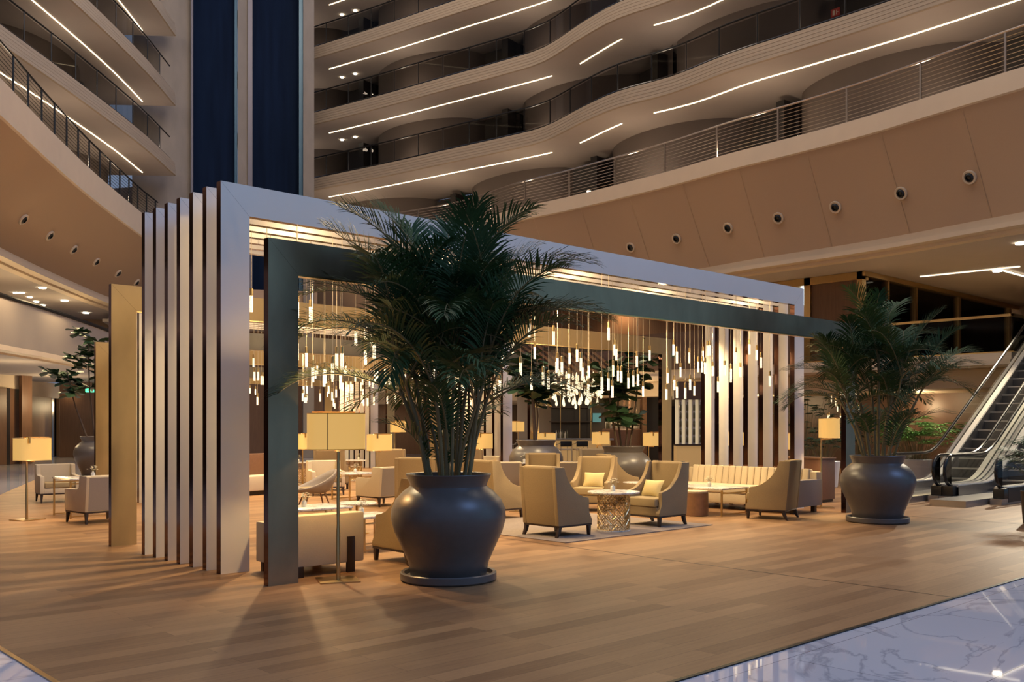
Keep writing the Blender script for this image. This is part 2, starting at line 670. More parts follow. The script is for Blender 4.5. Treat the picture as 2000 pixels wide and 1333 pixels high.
slab(255, 376, 0, 30, 1.2, 'wall_tower_left', 'concrete', .55)
slab(592, 613, 0, 30, 1.2, 'wall_tower_right', 'concrete', -.3)
slab(372, 460, 8.4, 30, .1, 'window_1', 'dusk_glazing', .5)
slab(492, 596, 8.4, 30, .1, 'window_2', 'dusk_glazing', .5)
slab(464, 484, 8.4, 30, .5, 'wall_back_pier', 'concrete', .2)
slab(484, 493, 8.4, 30, .3, 'trim_5', 'lilac_steel', .1)
slab(458, 463, 8.4, 30, .2, 'trim_6', 'blue_steel', .3)
slab(584, 592, 8.4, 30, .2, 'trim_7', 'blue_steel', .0)
slab(372, 376, 8.4, 30, .2, 'trim_8', 'lilac_steel', .3)
slab(376, 620, 6.6, 8.4, .6, 'trim_9', 'tan_panel', 0)
slab(90, 1150, 0, 7.3, .3, 'wall_back', 'walnut', 3.0)
slab(200, 1150, 6.6, 6.75, 6, 'ceiling_back', 'soffit', .0)

# right side: mezzanine
MZ = 3.7
mb = MB()
mb.box(28.5, 10.05, 3.3, 46, 14.2, MZ)
mb.box(30.9, 4.0, 3.3, 46, 10.05, MZ)
mb.box(28.5, 14.2, 3.3, 46, 46, MZ)
mb.box(29.3, 10.3, 2.75, 46, 46, 3.3)
mb.box(28.42, 10.05, 3.36, 28.5, 46, 3.5)
struct(mb, 'floor_mezzanine', 'cream_band')
mb = MB()
mb.box(28.45, 17.0, MZ, 28.6, 46, 5.1)
struct(mb, 'wall_right_parapet', 'deep_brown')
mb = MB()
mb.box(46, 0, 0, 46.3, 46, 7.1)
mb.box(28.5, 0, MZ, 46, .2, 7.1)
struct(mb, 'wall_right_back', 'deep_brown')
mb = MB()
mb.box(33.5, 12.2, 0, 33.8, 24.0, 2.75)
struct(mb, 'wall_right_lower', 'deep_brown')
mb = MB()
mb.box(33.4, 8, 0, 33.6, 12.2, 2.75)
struct(mb, 'wall_right_lower_dark', 'door_dark')
mb = MB()
mb.box(31.6, 16.1, MZ, 31.9, 18.1, 6.75)
mb.box(31.6, 18.1, MZ, 31.9, 46, 5.0)
mb.box(31.6, 22, 5.0, 31.9, 46, 7.0)
struct(mb, 'wall_right_mezzanine', 'walnut')
mb = MB()
mb.box(31.5, 16.0, MZ, 31.75, 16.2, 7.02)
mb.box(31.5, 18.0, MZ, 31.75, 18.25, 7.02)
mb.box(31.5, 16.0, 6.75, 31.95, 22.2, 7.02)
mb.box(31.5, 15.9, 6.85, 46, 16.2, 7.02)
for u in (33.3, 35.6, 39.6, 45):
    mb.box(u, 15.95, MZ, u + .16, 16.15, 6.9)
struct(mb, 'window_3_frame', 'brass')
mb = MB()
mb.box(31.9, 16.03, MZ, 45.5, 16.06, 6.88)
struct(mb, 'window_3', 'tint_glass')
# bright opening beside the brown wall
mb = MB()
mb.box(33.2, 18.6, 5.9, 33.3, 21.5, 6.9)
struct(mb, 'wall_right_niche', 'cream_band')
mb = MB()
mb.box(33.0, 18.75, 6.25, 33.1, 19.25, 6.98)
tag(mb.build('panel_light', 'cold_light'), 'cold white lit panel beside the brown upper wall above the white pavilion end', 'light')

# glass balustrade of the mezzanine beside the escalators
t = thing('glass_balustrade', 'glass balustrade with copper toned top rail on the mezzanine edge above the escalators', 'railing', (28.5, 9, MZ))
mb = MB()
mb.box(.0, 1.0, 1.02, .07, 8.0, 1.09)
mb.box(.0, 1.0, 1.02, 5.0, 1.07, 1.09)
mb.build('handrail', 'brass', t)
for y in (1.0, 2.75, 4.55, 6.35):
    MB().box(.03, y + .01, .03, .045, y + (1.73 if y < 6 else 1.6), 1.02).build('glass_panel', 'clear_glass', t)
MB().box(.05, 1.04, .03, 5, 1.055, 1.02).build('glass_panel', 'clear_glass', t)
MB().box(.0, 1.0, .0, .08, 8.0, .035).build('base_channel', 'brass', t)

# railings ------------------------------------------------------------
def glass_railing(path, sgn, z, a0, a1, step, label):
    fine = offs(path, .08 * sgn)
    pts = along(fine, step, .3)
    pts = [p for p in pts if a0 <= p[0].y <= a1]
    o = thing('glass_railing', label, 'railing', (pts[0][0].x, pts[0][0].y, z), 0, 'balcony railings')
    bx, by = pts[0][0]
    loc = [(p.x - bx, p.y - by) for p, _ in pts]
    sub = [(p.x - bx, p.y - by) for p in fine if a0 <= p.y <= a1]
    MB().tube([(x, y, 1.08) for x, y in sub], .032, 6).build('handrail', 'black_metal', o)
    MB().tube([(x, y, .04) for x, y in sub], .055, 4).build('base_channel', 'black_metal', o)
    for k, (x, y) in enumerate(loc):
        MB().cbox((x, y, .54), (.035, .035, 1.06)).build('post', 'black_metal', o)
    for a, b in zip(loc, loc[1:]):
        d = Vector((b[0] - a[0], b[1] - a[1]))
        m = MB()
        m.add([(a[0] + d.x * .03, a[1] + d.y * .03, .1), (b[0] - d.x * .03, b[1] - d.y * .03, .1), (b[0] - d.x * .03, b[1] - d.y * .03, 1.0), (a[0] + d.x * .03, a[1] + d.y * .03, 1.0)], [(0, 1, 2, 3)])
        m.build('glass_panel', 'rail_glass', o, smooth=0)
    return o


LV = ['second', 'third', 'fourth']
for k in range(3):
    glass_railing(RP, 1, ZL[k + 1], 6, 44.2, 1.55, 'dark glass railing along the %s long wavy balcony above the slanted fascia' % LV[k])
    glass_railing(LP, -1, ZL[k + 1], 24, 44.6, 1.75, 'dark glass railing on the %s balcony beside the concrete tower and blue glazing' % LV[k])


def bar_railing(path, sgn, z, a0, a1, step, mat, label):
    fine = offs(path, .12 * sgn)
    pts = [p for p in along(fine, step, .3) if a0 <= p[0].y <= a1]
    bx, by = pts[0][0]
    o = thing('bar_railing', label, 'railing', (bx, by, z), 0, 'balcony railings')
    sub = [(p.x - bx, p.y - by) for p in fine if a0 <= p.y <= a1]
    MB().tube([(x, y, 1.12) for x, y in sub], .035, 6).build('handrail', 'rail_steel' if mat == 'rail_steel' else 'black_metal', o)
    for j in range(8):
        MB().tube([(x, y, .12 + j * .122) for x, y in sub], .011, 4).build('bar', mat, o)
    for p, tt in pts:
        MB().cbox((p.x - bx, p.y - by, .55), (.05, .05, 1.1)).build('post', mat, o)
    return o


bar_railing(RB, 1, ZL[0], 4, 44, 2.5, 'rail_steel', 'steel railing of thin horizontal bars along the ledge above the tan fascia')
bar_railing(LB, -1, ZL[0], 18, 44.3, 1.35, 'black_metal', 'dark curved bar railing on the ledge above the smaller tan fascia')

# led strips under the balconies
def led(path, sgn, z, off, a0, a1, label):
    row = [p for p in offs(path, off * sgn) if a0 <= p.y <= a1]
    mb = MB()
    for a, b in zip(row, row[1:]):
        d = (b - a).normalized()
        n = Vector((-d.y, d.x)) * .014
        mb.add([(a.x - n.x, a.y - n.y, z), (b.x - n.x, b.y - n.y, z), (b.x + n.x, b.y + n.y, z), (a.x + n.x, a.y + n.y, z), (a.x - n.x, a.y - n.y, z - .03), (b.x - n.x, b.y - n.y, z - .03), (b.x + n.x, b.y + n.y, z - .03), (a.x + n.x, a.y + n.y, z - .03)],
               [(0, 1, 2, 3), (4, 7, 6, 5), (0, 4, 5, 1), (1, 5, 6, 2), (2, 6, 7, 3), (3, 7, 4, 0)])
    return tag(mb.build('led_strip', 'led_strip', smooth=0), label, 'light strip', 'light strips under the balconies')


rfine = smoothpath([tuple(p) for p in RP], .5)
lfine = smoothpath([tuple(p) for p in LP], .5)
for k in range(4):
    z = ZL[k + 1] - FH - .012
    nm = ['lowest', 'second lowest', 'third lowest', 'topmost'][k]
    led(rfine, 1, z, 1.35, 29.6, 44.0, 'long warm light strip in the %s wavy balcony soffit, next to the tower' % nm)
    led(rfine, 1, z, 1.35, 24.5, 28.6, 'short warm light strip at the bend of the %s wavy balcony soffit' % nm)
    led(rfine, 1, z, 1.35, 4, 23.6, 'long warm light strip in the %s wavy balcony soffit, past the bend' % nm)
    led(lfine, -1, z, 1.35, 12, 45.6, 'warm light strip in the %s straight balcony soffit beside the blue glazing' % nm)

# corridor downlights
spots = []
for k in range(3):
    z = ZL[k + 2] - FH - .015 if k + 2 < len(ZL) else 0
    for j, (px, dd) in enumerate(((668, 51.5), (694, 51.0))):
        x, y = W(px, dd)
        o = tag(MB().cyl(x, y, z - .04, z, .09, 14).build('downlight', 'downlight'), '%s small round downlight in the %s corridor ceiling near the tower' % (['first', 'second'][j], LV[k]), 'downlight', 'corridor downlights')

# round air nozzles in the tan fascia
def nozzle(path, sgn, acc, z0, frac, rise, label, group, size=.17):
    # acc = plan y at the fascia; find point on path
    pts = along(path, .1)
    p, t = min(pts, key=lambda q: abs(q[0].y - acc))
    n = Vector((t.y, -t.x)) * sgn
    (o0, zz0), (o1, zz1) = rise
    c = p + n * (o0 + (o1 - o0) * frac)
    z = zz0 + (zz1 - zz0) * frac
    nrm = Vector((-n.x * (zz0 - zz1), -n.y * (zz0 - zz1), -(o1 - o0))).normalized()
    o = thing('air_nozzle', label, 'vent', (c.x, c.y, z), 0, group)
    o.rotation_mode = 'QUATERNION'
    o.rotation_quaternion = nrm.to_track_quat('Z', 'Y')
    s = size
    MB().lathe([(s, -.02), (s * 1.02, .05), (s * .95, .07), (s * .70, .06), (s * .66, .03)], 28).build('ring', 'cream_band', o)
    MB().lathe([(s * .66, .055), (s * .5, .09), (s * .42, .10), (s * .38, .02), (1e-3, .0)], 24).build('bore', 'black_plastic', o)
    return o


# right nozzles: solve the plan position from their bearings
def meet(path, px):
    t = (px - 1000) / FPX
    best = min(along(path, .05), key=lambda q: abs((q[0].x * SU - q[0].y * CU) / (q[0].x * CU + q[0].y * SU) - t))
    return best[0].y


RBm = offs(RB, .9)
LBm = offs(LB, -1.25)
for k, px in enumerate((1229, 1320, 1415, 1519, 1627, 1751, 1885)):
    nozzle(RB, 1, meet(RBm, px), 0, .60, ((.08, 10.42), (1.55, 7.55)), '%s round air nozzle from the white pavilion along the long tan fascia' % ORD[k], 'air nozzles', .20)
for k, px in enumerate((257, 217, 175, 129, 82, 29)):
    nozzle(LB, -1, meet(LBm, px), 0, .62, ((.08, 9.97), (2.0, 7.5)), '%s round air nozzle along the curved tan fascia, counted from the slim white fins' % ORD[k], 'air nozzles', .20)

# left side: mezzanine parapet, ceilings, timber walls
PP = smoothpath([(-14.0, 9.0), (-3.0, 18.5), tuple(W(-160, 22)), tuple(W(0, 27)), tuple(W(95, 30.5)), tuple(W(175, 34.8)), tuple(W(260, 41)), tuple(W(330, 47))])
mb = MB()
sweep(mb, PP, [(.5, 5.3), (0, 5.3), (0, 3.95), (.0, 3.8), (.35, 3.78), (.35, 3.72), (22, 3.72)], [0, 0, 1, 1, 1, 2], -1)
struct(mb, 'wall_left_parapet', ['grey_fabric', 'cream_band', 'soffit'])
mb = MB()
mb.tube([(p.x, p.y, 5.36) for p in PP], .06, 6)
struct(mb, 'trim_10', 'black_metal')
mb = MB()
sweep(mb, PP, [(7, 4.3), (7, 7.0)], [0], -1)
struct(mb, 'wall_left_mezzanine', 'cream_band')
# ground floor timber walls on the far side of the marble
def vwall(a, b, z0, z1, name, mat, th=.15):
    a, b = Vector(a), Vector(b)
    d = b - a
    mb = MB()
    c = (a + b) / 2
    mb.cbox((c.x, c.y, (z0 + z1) / 2), (d.length, th, z1 - z0), math.atan2(d.y, d.x))
    return struct(mb, name, mat)


vwall(W(-250, 33), W(10, 39), 0, 3.15, 'wall_left_walnut', 'walnut')
vwall((-22, 14), W(-250, 33), 0, 3.72, 'wall_left_walnut', 'walnut')  # unseen wall run, added for its dark reflection in the fin edges
vwall(W(10.3, 39.0), W(15.5, 39.3), 0, 3.15, 'door_2', 'door_dark')
vwall(W(16, 39.3), W(40, 40.5), 0, 3.15, 'wall_left_walnut_panel', 'walnut')
vwall(W(40, 39.8), W(60, 40.3), 0, 3.72, 'wall_left_pier', 'walnut')
vwall(W(-250, 32.8), W(40, 40.2), 3.15, 3.74, 'trim_11', 'cream_band')
vwall(W(58, 46), W(104, 49), 0, 3.2, 'wall_left_niche', 'walnut_light')
vwall(W(58, 45), W(114, 48.7), 3.0, 3.74, 'trim_12', 'cream_band')
vwall(W(99, 48.6), W(103, 48.8), 0, 3.1, 'door_3', 'steel')
vwall(W(104, 49), W(112, 49.3), 0, 3.1, 'door_4', 'door_dark')
vwall(W(113, 49), W(168, 57), 0, 3.74, 'wall_left_timber', 'walnut_light')
vwall(W(166, 57), W(235, 57), 0, 3.74, 'wall_left_end', 'deep_brown')
# left ceiling downlights
for k, (px, py) in enumerate(((83, 562), (126, 587), (168, 611), (199, 630), (31, 572), (43, 572), (58, 580.5), (71, 589), (84, 596))):
    d = FPX * (7.0 - CAMH) / (HZN - py)
    x, y = W(px, d)
    tag(MB().cyl(x, y, 6.965, 7.0, .14 if k < 4 else .10, 14).build('downlight', 'downlight'), ('%s larger downlight in the high ceiling under the curved tan fascia' if k < 4 else '%s small downlight in the far row above the grey parapet') % ORD[k if k < 4 else k - 4], 'downlight', 'ceiling downlights')
for k, (px, py) in enumerate(((1948, 529), (1994, 475))):
    d = FPX * (7.02 - CAMH) / (HZN - py)
    x, y = W(px, d)
    tag(MB().cyl(x, y, 6.985, 7.02, .15, 14).build('downlight', 'downlight'), ('downlight beside the crossing light lines over the escalators', 'downlight nearest the edge of the mezzanine ceiling over the escalators')[k], 'downlight', 'ceiling downlights')
# linear lights in the right hand soffit
def lin(p0, p1, z, label):
    a, b = Vector(p0), Vector(p1)
    d = b - a
    c = (a + b) / 2
    m = MB()
    m.cbox((c.x, c.y, z), (d.length, .09, .03), math.atan2(d.y, d.x))
    return tag(m.build('linear_light', 'linear_warm'), label, 'light')


def zc(px, py, z):
    return W(px, FPX * (z - CAMH) / (HZN - py))


lin(zc(1797, 541, 7.0), zc(1992, 521, 7.0), 7.0, 'longer of two crossing light lines in the soffit above the escalators')
lin(zc(1951, 524, 7.0), zc(2030, 546, 7.0), 6.955, 'shorter of two crossing light lines in the soffit above the escalators')

# exit sign
x, y = W(176, 44)
t = thing('exit_sign', 'small green lit sign hanging by the tall leafy fig tree', 'sign', (x, y, 3.15), YAW - R(90))
MB().box(-.22, -.03, 0, .22, .03, .2).build('panel', 'exit_green', t)
MB().box(-.2, -.01, .2, -.18, .01, .58).box(.18, -.01, .2, .2, .01, .58).build('hanger', 'steel', t)
# arrow and running figure marks on the green panel
mk = MB()
mk.box(-.16, -.034, .085, -.07, -.031, .115)
mk.prism([(-.07, .06), (-.02, .10), (-.07, .14)], 1, -.034, -.031)
mk.box(.04, -.034, .04, .16, -.031, .16)
mk.build('pictogram', 'deck_panel', t)

# red hose sign high on the third corridor wall
x, y = W(1632, 33.2)
t = thing('hose_sign', 'small red square sign with a white symbol on an upper corridor wall', 'sign', (x, y, 15.95), R(-90))
MB().box(-.17, -.02, 0, .17, 0, .28).build('plate', 'red_plate', t)
MB().box(-.10, -.024, .05, -.02, -.021, .22).box(.03, -.024, .05, .06, -.021, .22).box(.03, -.024, .12, .11, -.021, .15).build('symbol', 'deck_panel', t)

# ================================================================== PAVILIONS
def portal(L, H, w, t, face, edge, name, label, cat, loc, group):
    o = thing(name, label, cat, loc, 0, group)
    g = .002
    MB().prism([(0, 0), (w, 0), (w, H - w - g), (0, H - g)], 1, 0, t, 0, 1).build('post', [face, edge], o, smooth=0)
    MB().prism([(L - w, 0), (L, 0), (L, H - g), (L - w, H - w - g)], 1, 0, t, 0, 1).build('post', [face, edge], o, smooth=0)
    MB().prism([(0, H), (w, H - w), (L - w, H - w), (L, H)], 1, 0, t, 0, 1).build('beam', [face, edge], o, smooth=0)
    return o


MODS = [(4.74, 8.77, 12.24, 'nearest pavilion'), (7.8, 18.2, 10.05, 'middle pavilion'), (11.6, 28.9, 9.2, 'farthest pavilion')]
white0 = bronze0 = None
for k, (u0, v0, L, nm) in enumerate(MODS):
    for j in range(7):
        lab = '%s white portal frame with mirrored edges in the %s, counted from its front' % (ORD[j], nm)
        loc = (u0, v0 + 1.07 + j * .352, 0)
        portal(L, 4.34, .345, .10, 'white_lacquer', 'bronze_mirror', 'portal_frame', lab, 'portal frame', loc, 'white portal frames of the pavilions')
    for j, dv in enumerate((0, 4.33)):
        lab = ('lower patinated bronze portal frame standing in front of the white frames of the %s' if j == 0 else 'lower bronze portal frame in lamplit gold tone standing behind the white frames of the %s') % nm
        bz = portal(L, 3.56, .345, .095, 'patina_bronze' if j == 0 else 'lamplit_bronze', 'bronze_mirror', 'bronze_portal_frame', lab, 'portal frame', (u0, v0 + dv, 0), 'bronze portal frames of the pavilions')
        MB().box(.345, .0, 3.2, L - .345, .095, 3.2135).build('edge_strip', 'brass', bz, smooth=0)

# pendants ------------------------------------------------------------
def make_pendant(loc, drop, label, group):
    o = thing('pendant_light', label, 'pendant light', loc, 0, group)
    MB().lathe([(.0185, .0), (.0195, .004), (.0195, .196), (.0185, .2)], 10).lathe([(1e-4, .0), (.0185, 0)], 10).build('glass_tube', 'bubble_glass', o)
    MB().lathe([(1e-4, .2), (.0215, .2), (.0215, .288), (.012, .294), (1e-4, .296)], 10).build('cap', 'brass', o)
    c = MB().tube([(0, 0, 0), (0, 0, 1)], .0042, 4).build('cable', 'cable_wire', o)
    c.location.z = .294
    c.scale.z = drop
    return o


pend0 = None
rp = random.Random(21)
PT = []
for k, (u0, v0, L, nm) in enumerate(MODS):
    n = (116, 108, 42)[k]
    pts = []
    tries = 0
    while len(pts) < n and tries < 40000:
        tries += 1
        u = u0 + .75 + rp.random() * (L - 1.5)
        j = rp.randint(0, 5)
        v = v0 + 1.07 + j * .352 + .126 + rp.random() * .20
        if all((u - a) ** 2 + (v - b) ** 2 > (.26 if k < 2 else .3) ** 2 for a, b in pts):
            pts.append((u, v))
    for u, v in pts:
        z = 2.1 + .95 * rp.random() ** 1.25
        PT.append((u, v, z, 'slim lit glass tube pendant hanging from the white beams of the ' + nm, 'pendant lights of the ' + nm))
rq = random.Random(77)
for lo, hi, dd, n in ((1772, 1836, 37, 22), (1612, 1684, 33, 14)):
    for i in range(n):
        u, v = W(lo + (hi - lo) * (i + rq.random()) / n, dd + rq.uniform(-1.5, 1.5))
        PT.append((u, v, 1.75 + .8 * rq.random() ** 1.2, 'slim lit glass tube pendant in the dim lounge under the mezzanine', 'pendant lights under the mezzanine'))
for (u, v, z, lab, grp) in PT:
    top = 2.76 if 'mezzanine' in grp else 4.05
    if pend0 is None:
        pend0 = make_pendant((u, v, z), top - z - .294, lab, grp)
        PK = {c.name.split('.')[0]: c for c in pend0.children}
    else:
        o = copy_tree(pend0, (u, v, z), 0, lab, grp)
        for c in o.children:
            if c.name.startswith('cable'):
                c.scale.z = top - z - .294

# teardrop chandelier over the bar
x, y = W(1125, 35)
t = thing('teardrop_chandelier', 'big cluster of lit teardrop glass bulbs hanging above the bar', 'chandelier', (x, y, 2.2))
rc = random.Random(5)
drop_me = None
for k in range(96):
    a, rr = rc.random() * 2 * PI, math.sqrt(rc.random()) * 1.15
    dz = .05 + rc.random() * 1.15 + rr * .2
    px_, py_ = rr * math.cos(a), rr * math.sin(a)
    if drop_me is None:
        drop = MB().lathe([(1e-4, -.12), (.035, -.10), (.052, -.05), (.045, .0), (.025, .08), (.012, .16), (1e-4, .18)], 10).build('glass_drop', 'drop_glass', t)
        drop_me = drop
    else:
        drop = drop_me.copy()
        COL.objects.link(drop)
        drop.parent = t
    drop.location = (px_, py_, dz)
MB().cyl(0, 0, 2.2, 2.26, 1.25, 30).build('ceiling_plate', 'door_dark', t)
cb = MB()
for c in t.children:
    if c.name.startswith('glass_drop'):
        cb.tube([c.location + Vector((0, 0, .17)), (c.location.x, c.location.y, 2.21)], .004, 3)
cb.build('cables', 'rail_steel', t)

# ================================================================== PLANTS
POT = [(1e-4, .05), (.395, .05), (.405, .06), (.43, .20), (.50, .36), (.575, .52), (.612, .66), (.605, .76), (.56, .86), (.48, .945), (.425, .985), (.408, 1.0), (.412, 1.03), (.455, 1.122), (.45, 1.13), (.425, 1.125), (.39, 1.03), (.37, .98)]


def make_pot(t, mat='pot_glaze', s=1.):
    MB().lathe([(r * s, z * s) for r, z in POT], 56).build('pot', mat, t)
    MB().lathe([(1e-4, 0), (.49 * s, 0), (.512 * s, .02 * s), (.512 * s, .085 * s), (.50 * s, .095 * s), (.47 * s, .09 * s), (.455 * s, .05 * s), (1e-4, .045 * s)], 56).build('saucer', mat, t)
    MB().lathe([(1e-4, .97 * s), (.2 * s, .985 * s), (.385 * s, .97 * s)], 32).build('soil', 'soil', t)


def frond_mesh(rg, p, az, el, length, droop, nl, ll, lw=.017):
    """arching palm frond: a thin rachis with drooping leaflets in two ranks"""
    mb = MB()
    pts = [Vector(p)]
    N = 16
    for i in range(N):
        s = i / N
        e = el - droop * (s ** 1.5)
        d = Vector((math.cos(az) * math.cos(e), math.sin(az) * math.cos(e), math.sin(e)))
        pts.append(pts[-1] + d * (length / N))
    mb.tube(pts, [.011 * (1 - .85 * i / N) + .0015 for i in range(N + 1)], 5, 1)

    def at(s):
        x = s * N
        i = min(N - 1, int(x))
        return pts[i].lerp(pts[i + 1], x - i), (pts[i + 1] - pts[i]).normalized()
    side = Vector((-math.sin(az), math.cos(az), 0))
    for i in range(nl):
        s = .20 + .80 * (i + .5) / nl
        q, tg = at(min(.999, s))
        up = side.cross(tg).normalized()
        if up.z < 0:
            up = -up
        prof = math.sin(PI * (.12 + .80 * (s - .2) / .8)) ** .7
        for sg in (-1, 1):
            l = ll * prof * (.88 + .24 * rg.random())
            fw = .55 + .75 * (s - .2) + rg.uniform(-.08, .08)
            d = (side * sg * math.cos(fw) + tg * math.sin(fw) + up * (.30 + rg.uniform(-.1, .12))).normalized()
            d2 = (d + Vector((0, 0, -.16 - .18 * rg.random()))).normalized()
            d3 = (d2 + Vector((0, 0, -.34))).normalized()
            a = q
            b = a + d * l * .38
            c = b + d2 * l * .36
            e_ = c + d3 * l * .26
            wv = (d.cross(up)).normalized() * lw
            if wv.length < 1e-4:
                continue
            mb.add([a - wv * .35, a + wv * .35, b + wv, b - wv, c + wv * .8, c - wv * .8, e_], [(0, 1, 2, 3), (3, 2, 4, 5), (5, 4, 6)], 0)
    return mb


def make_palm(seed, nst, label, cat, loc, spread=1., hscale=1., leafmat='palm_leaf', low=8, extra=()):
    rg = random.Random(seed)
    t = thing('potted_palm', label, cat, loc)
    make_pot(t)
    for k in range(nst):
        a = 2 * PI * k / nst + rg.uniform(-.3, .3)
        r0 = rg.uniform(.06, .30)
        hh = hscale * (1.0 + 1.15 * ((k * 7) % nst) / nst) * rg.uniform(.93, 1.07)
        lean = spread * rg.uniform(.10, .42) * (.6 + r0 * 2)
        b = Vector((r0 * math.cos(a), r0 * math.sin(a), .97))
        e = b + Vector((lean * math.cos(a), lean * math.sin(a), hh))
        m = (b + e) / 2 - Vector((lean * .12 * math.cos(a), lean * .12 * math.sin(a), 0))
        r = rg.uniform(.017, .030)
        MB().tube([b, b.lerp(m, .5), m, m.lerp(e, .5), e], [r, r * .95, r * .9, r * .8, r * .6], 8).build('stem', 'palm_stem', t)
        nf = rg.choice((5, 5, 6))
        for j in range(nf):
            az = a + (j - (nf - 1) / 2) * 1.15 + rg.uniform(-.45, .45)
            up = (j + k) % 3
            el = R((rg.uniform(72, 88), rg.uniform(52, 72), rg.uniform(25, 50))[up])
            dr = R((rg.uniform(30, 70), rg.uniform(60, 95), rg.uniform(60, 95))[up])
            ln = hscale * (rg.uniform(1.15, 1.5), rg.uniform(1.2, 1.6), rg.uniform(1.1, 1.5))[up]
            st = m.lerp(e, (1., rg.uniform(.8, 1.), rg.uniform(.66, .98))[up])
            frond_mesh(rg, st, az, el, ln, dr, 42, .45 * hscale * rg.uniform(.88, 1.12), .0095).build('frond', [leafmat, 'palm_stem'], t, smooth=60)
    for az, z, el, ln, dr in extra:
        b = Vector((.16 * math.cos(R(az)), .16 * math.sin(R(az)), z))
        frond_mesh(rg, b, R(az), R(el), ln, R(dr), 44, .44, .0095).build('frond', [leafmat, 'palm_stem'], t, smooth=60)
    for k in range(low):
        a = rg.uniform(0, 2 * PI)
        b = Vector((.2 * math.cos(a), .2 * math.sin(a), .97 + rg.uniform(.0, .5)))
        frond_mesh(rg, b, a + rg.uniform(-.5, .5), R(rg.uniform(62, 82)), rg.uniform(.9, 1.5), R(rg.uniform(55, 120)), 28, .30, .011).build('frond', [leafmat, 'palm_stem'], t, smooth=60)
    return t


x, y = W(876, 10.1)
palmA = make_palm(11, 14, 'tall feathery palm in the big dark glazed pot in front of the nearest pavilion', 'potted palm', (x, y, 0), 1.05, 1.0, extra=((140, 2.05, 52, 1.75, 95), (128, 2.6, 38, 1.6, 55), (-38, 2.2, 55, 1.7, 90), (-52, 2.75, 50, 1.6, 75), (160, 2.9, 62, 1.45, 50), (200, 2.5, 50, 1.4, 80), (-80, 2.9, 66, 1.35, 60), (-20, 3.0, 70, 1.3, 55), (120, 3.0, 72, 1.3, 45)))
x, y = W(1714, 16.1)
palmB = make_palm(29, 9, 'feathery palm in a dark glazed pot between the pavilion end and the escalators', 'potted palm', (x, y, 0), 1.6, .92, extra=((140, 1.7, 50, 1.75, 100), (125, 2.1, 42, 1.5, 60), (-38, 1.8, 52, 1.8, 105), (-50, 2.2, 40, 1.6, 60), (-25, 2.3, 60, 1.4, 75), (165, 2.2, 60, 1.3, 60)))


def big_leaf(mb, p, d, l, w, rg, mi=0):
    d = Vector(d).normalized()
    s = d.cross(Vector((0, 0, 1)))
    if s.length < .05:
        s = Vector((1, 0, 0))
    s.normalize()
    n = s.cross(d)
    tw = rg.uniform(-.5, .5)
    s = s * math.cos(tw) + n * math.sin(tw)
    n = s.cross(d)
    prof = [(0, .06), (.2, .42), (.45, .62), (.65, 1.), (.85, .92), (.96, .5), (1.0, .05)]
    vs, fs = [], []
    for k, (t_, ww) in enumerate(prof):
        c = Vector(p) + d * l * t_ - n * (-.10 * l * math.sin(t_ * 2.6)) * -1 + Vector((0, 0, -.16 * l * t_ * t_))
        h = n * w * .18 * ww
        vs += [c - s * w * .5 * ww + h, c, c + s * w * .5 * ww + h]
    for k in range(len(prof) - 1):
        a = 3 * k
        fs += [(a, a + 1, a + 4, a + 3), (a + 1, a + 2, a + 5, a + 4)]
    mb.add(vs, fs, mi)


def make_fig(seed, trunks, label, loc, pot_s=1., nleaf=46):
    """trunks: list of (dx, dy, height)"""
    rg = random.Random(seed)
    t = thing('potted_fig_tree', label, 'potted tree', loc)
    make_pot(t, 'pot_glaze', pot_s)
    lf = MB()
    for dx, dy, hh in trunks:
        b = Vector((dx * .3, dy * .3, .95 * pot_s))
        e = Vector((dx, dy, hh))
        m = (b + e) / 2 + Vector((rg.uniform(-.08, .08), rg.uniform(-.08, .08), 0))
        tips = [(m.lerp(e, .3), e)]
        tr = MB().tube([b, m, e], [.028, .022, .012], 7)
        for q in range(4):
            st = m.lerp(e, rg.uniform(.15, .95))
            a = rg.uniform(0, 2 * PI)
            en = st + Vector((math.cos(a) * .6, math.sin(a) * .6, rg.uniform(.15, .5)))
            tr.tube([st, st.lerp(en, .5) + Vector((0, 0, .06)), en], [.012, .009, .005], 5)
            tips.append((st.lerp(en, .2), en))
        tr.build('trunk', 'bark', t)
        for a_, b_ in tips:
            for q in range(nleaf // (len(tips) * len(trunks)) + 4):
                p = a_.lerp(b_, rg.random())
                a = rg.uniform(0, 2 * PI)
                big_leaf(lf, p, (math.cos(a), math.sin(a), rg.uniform(-.3, .7)), rg.uniform(.28, .44), rg.uniform(.20, .31), rg)
    lf.build('foliage', 'fig_leaf', t, smooth=60)
    return t


x, y = W(1218, 21)
make_fig(3, [(-.45, .1, 2.9), (.1, .2, 2.7), (.42, -.1, 3.2), (.0, -.1, 1.9)], 'broad leaved fig tree in a wide grey pot behind the tan armchairs', (x, y, 0), 1.04, 200)
x, y = W(1047, 24)
make_fig(4, [(-.3, -.1, 2.9), (.15, .2, 2.7), (-.05, -.1, 3.3)], 'broad leaved fig tree in a round dark pot nearer the bar stools', (x, y, 0), 1.12, 170)
x, y = W(193, 28.5)
make_fig(8, [(-.9, .1, 3.3), (-.25, .2, 4.3), (.2, -.2, 4.2)], 'tall fig tree in a round pot beyond the pair of cream club chairs', (x, y, 0), 1.15, 190)


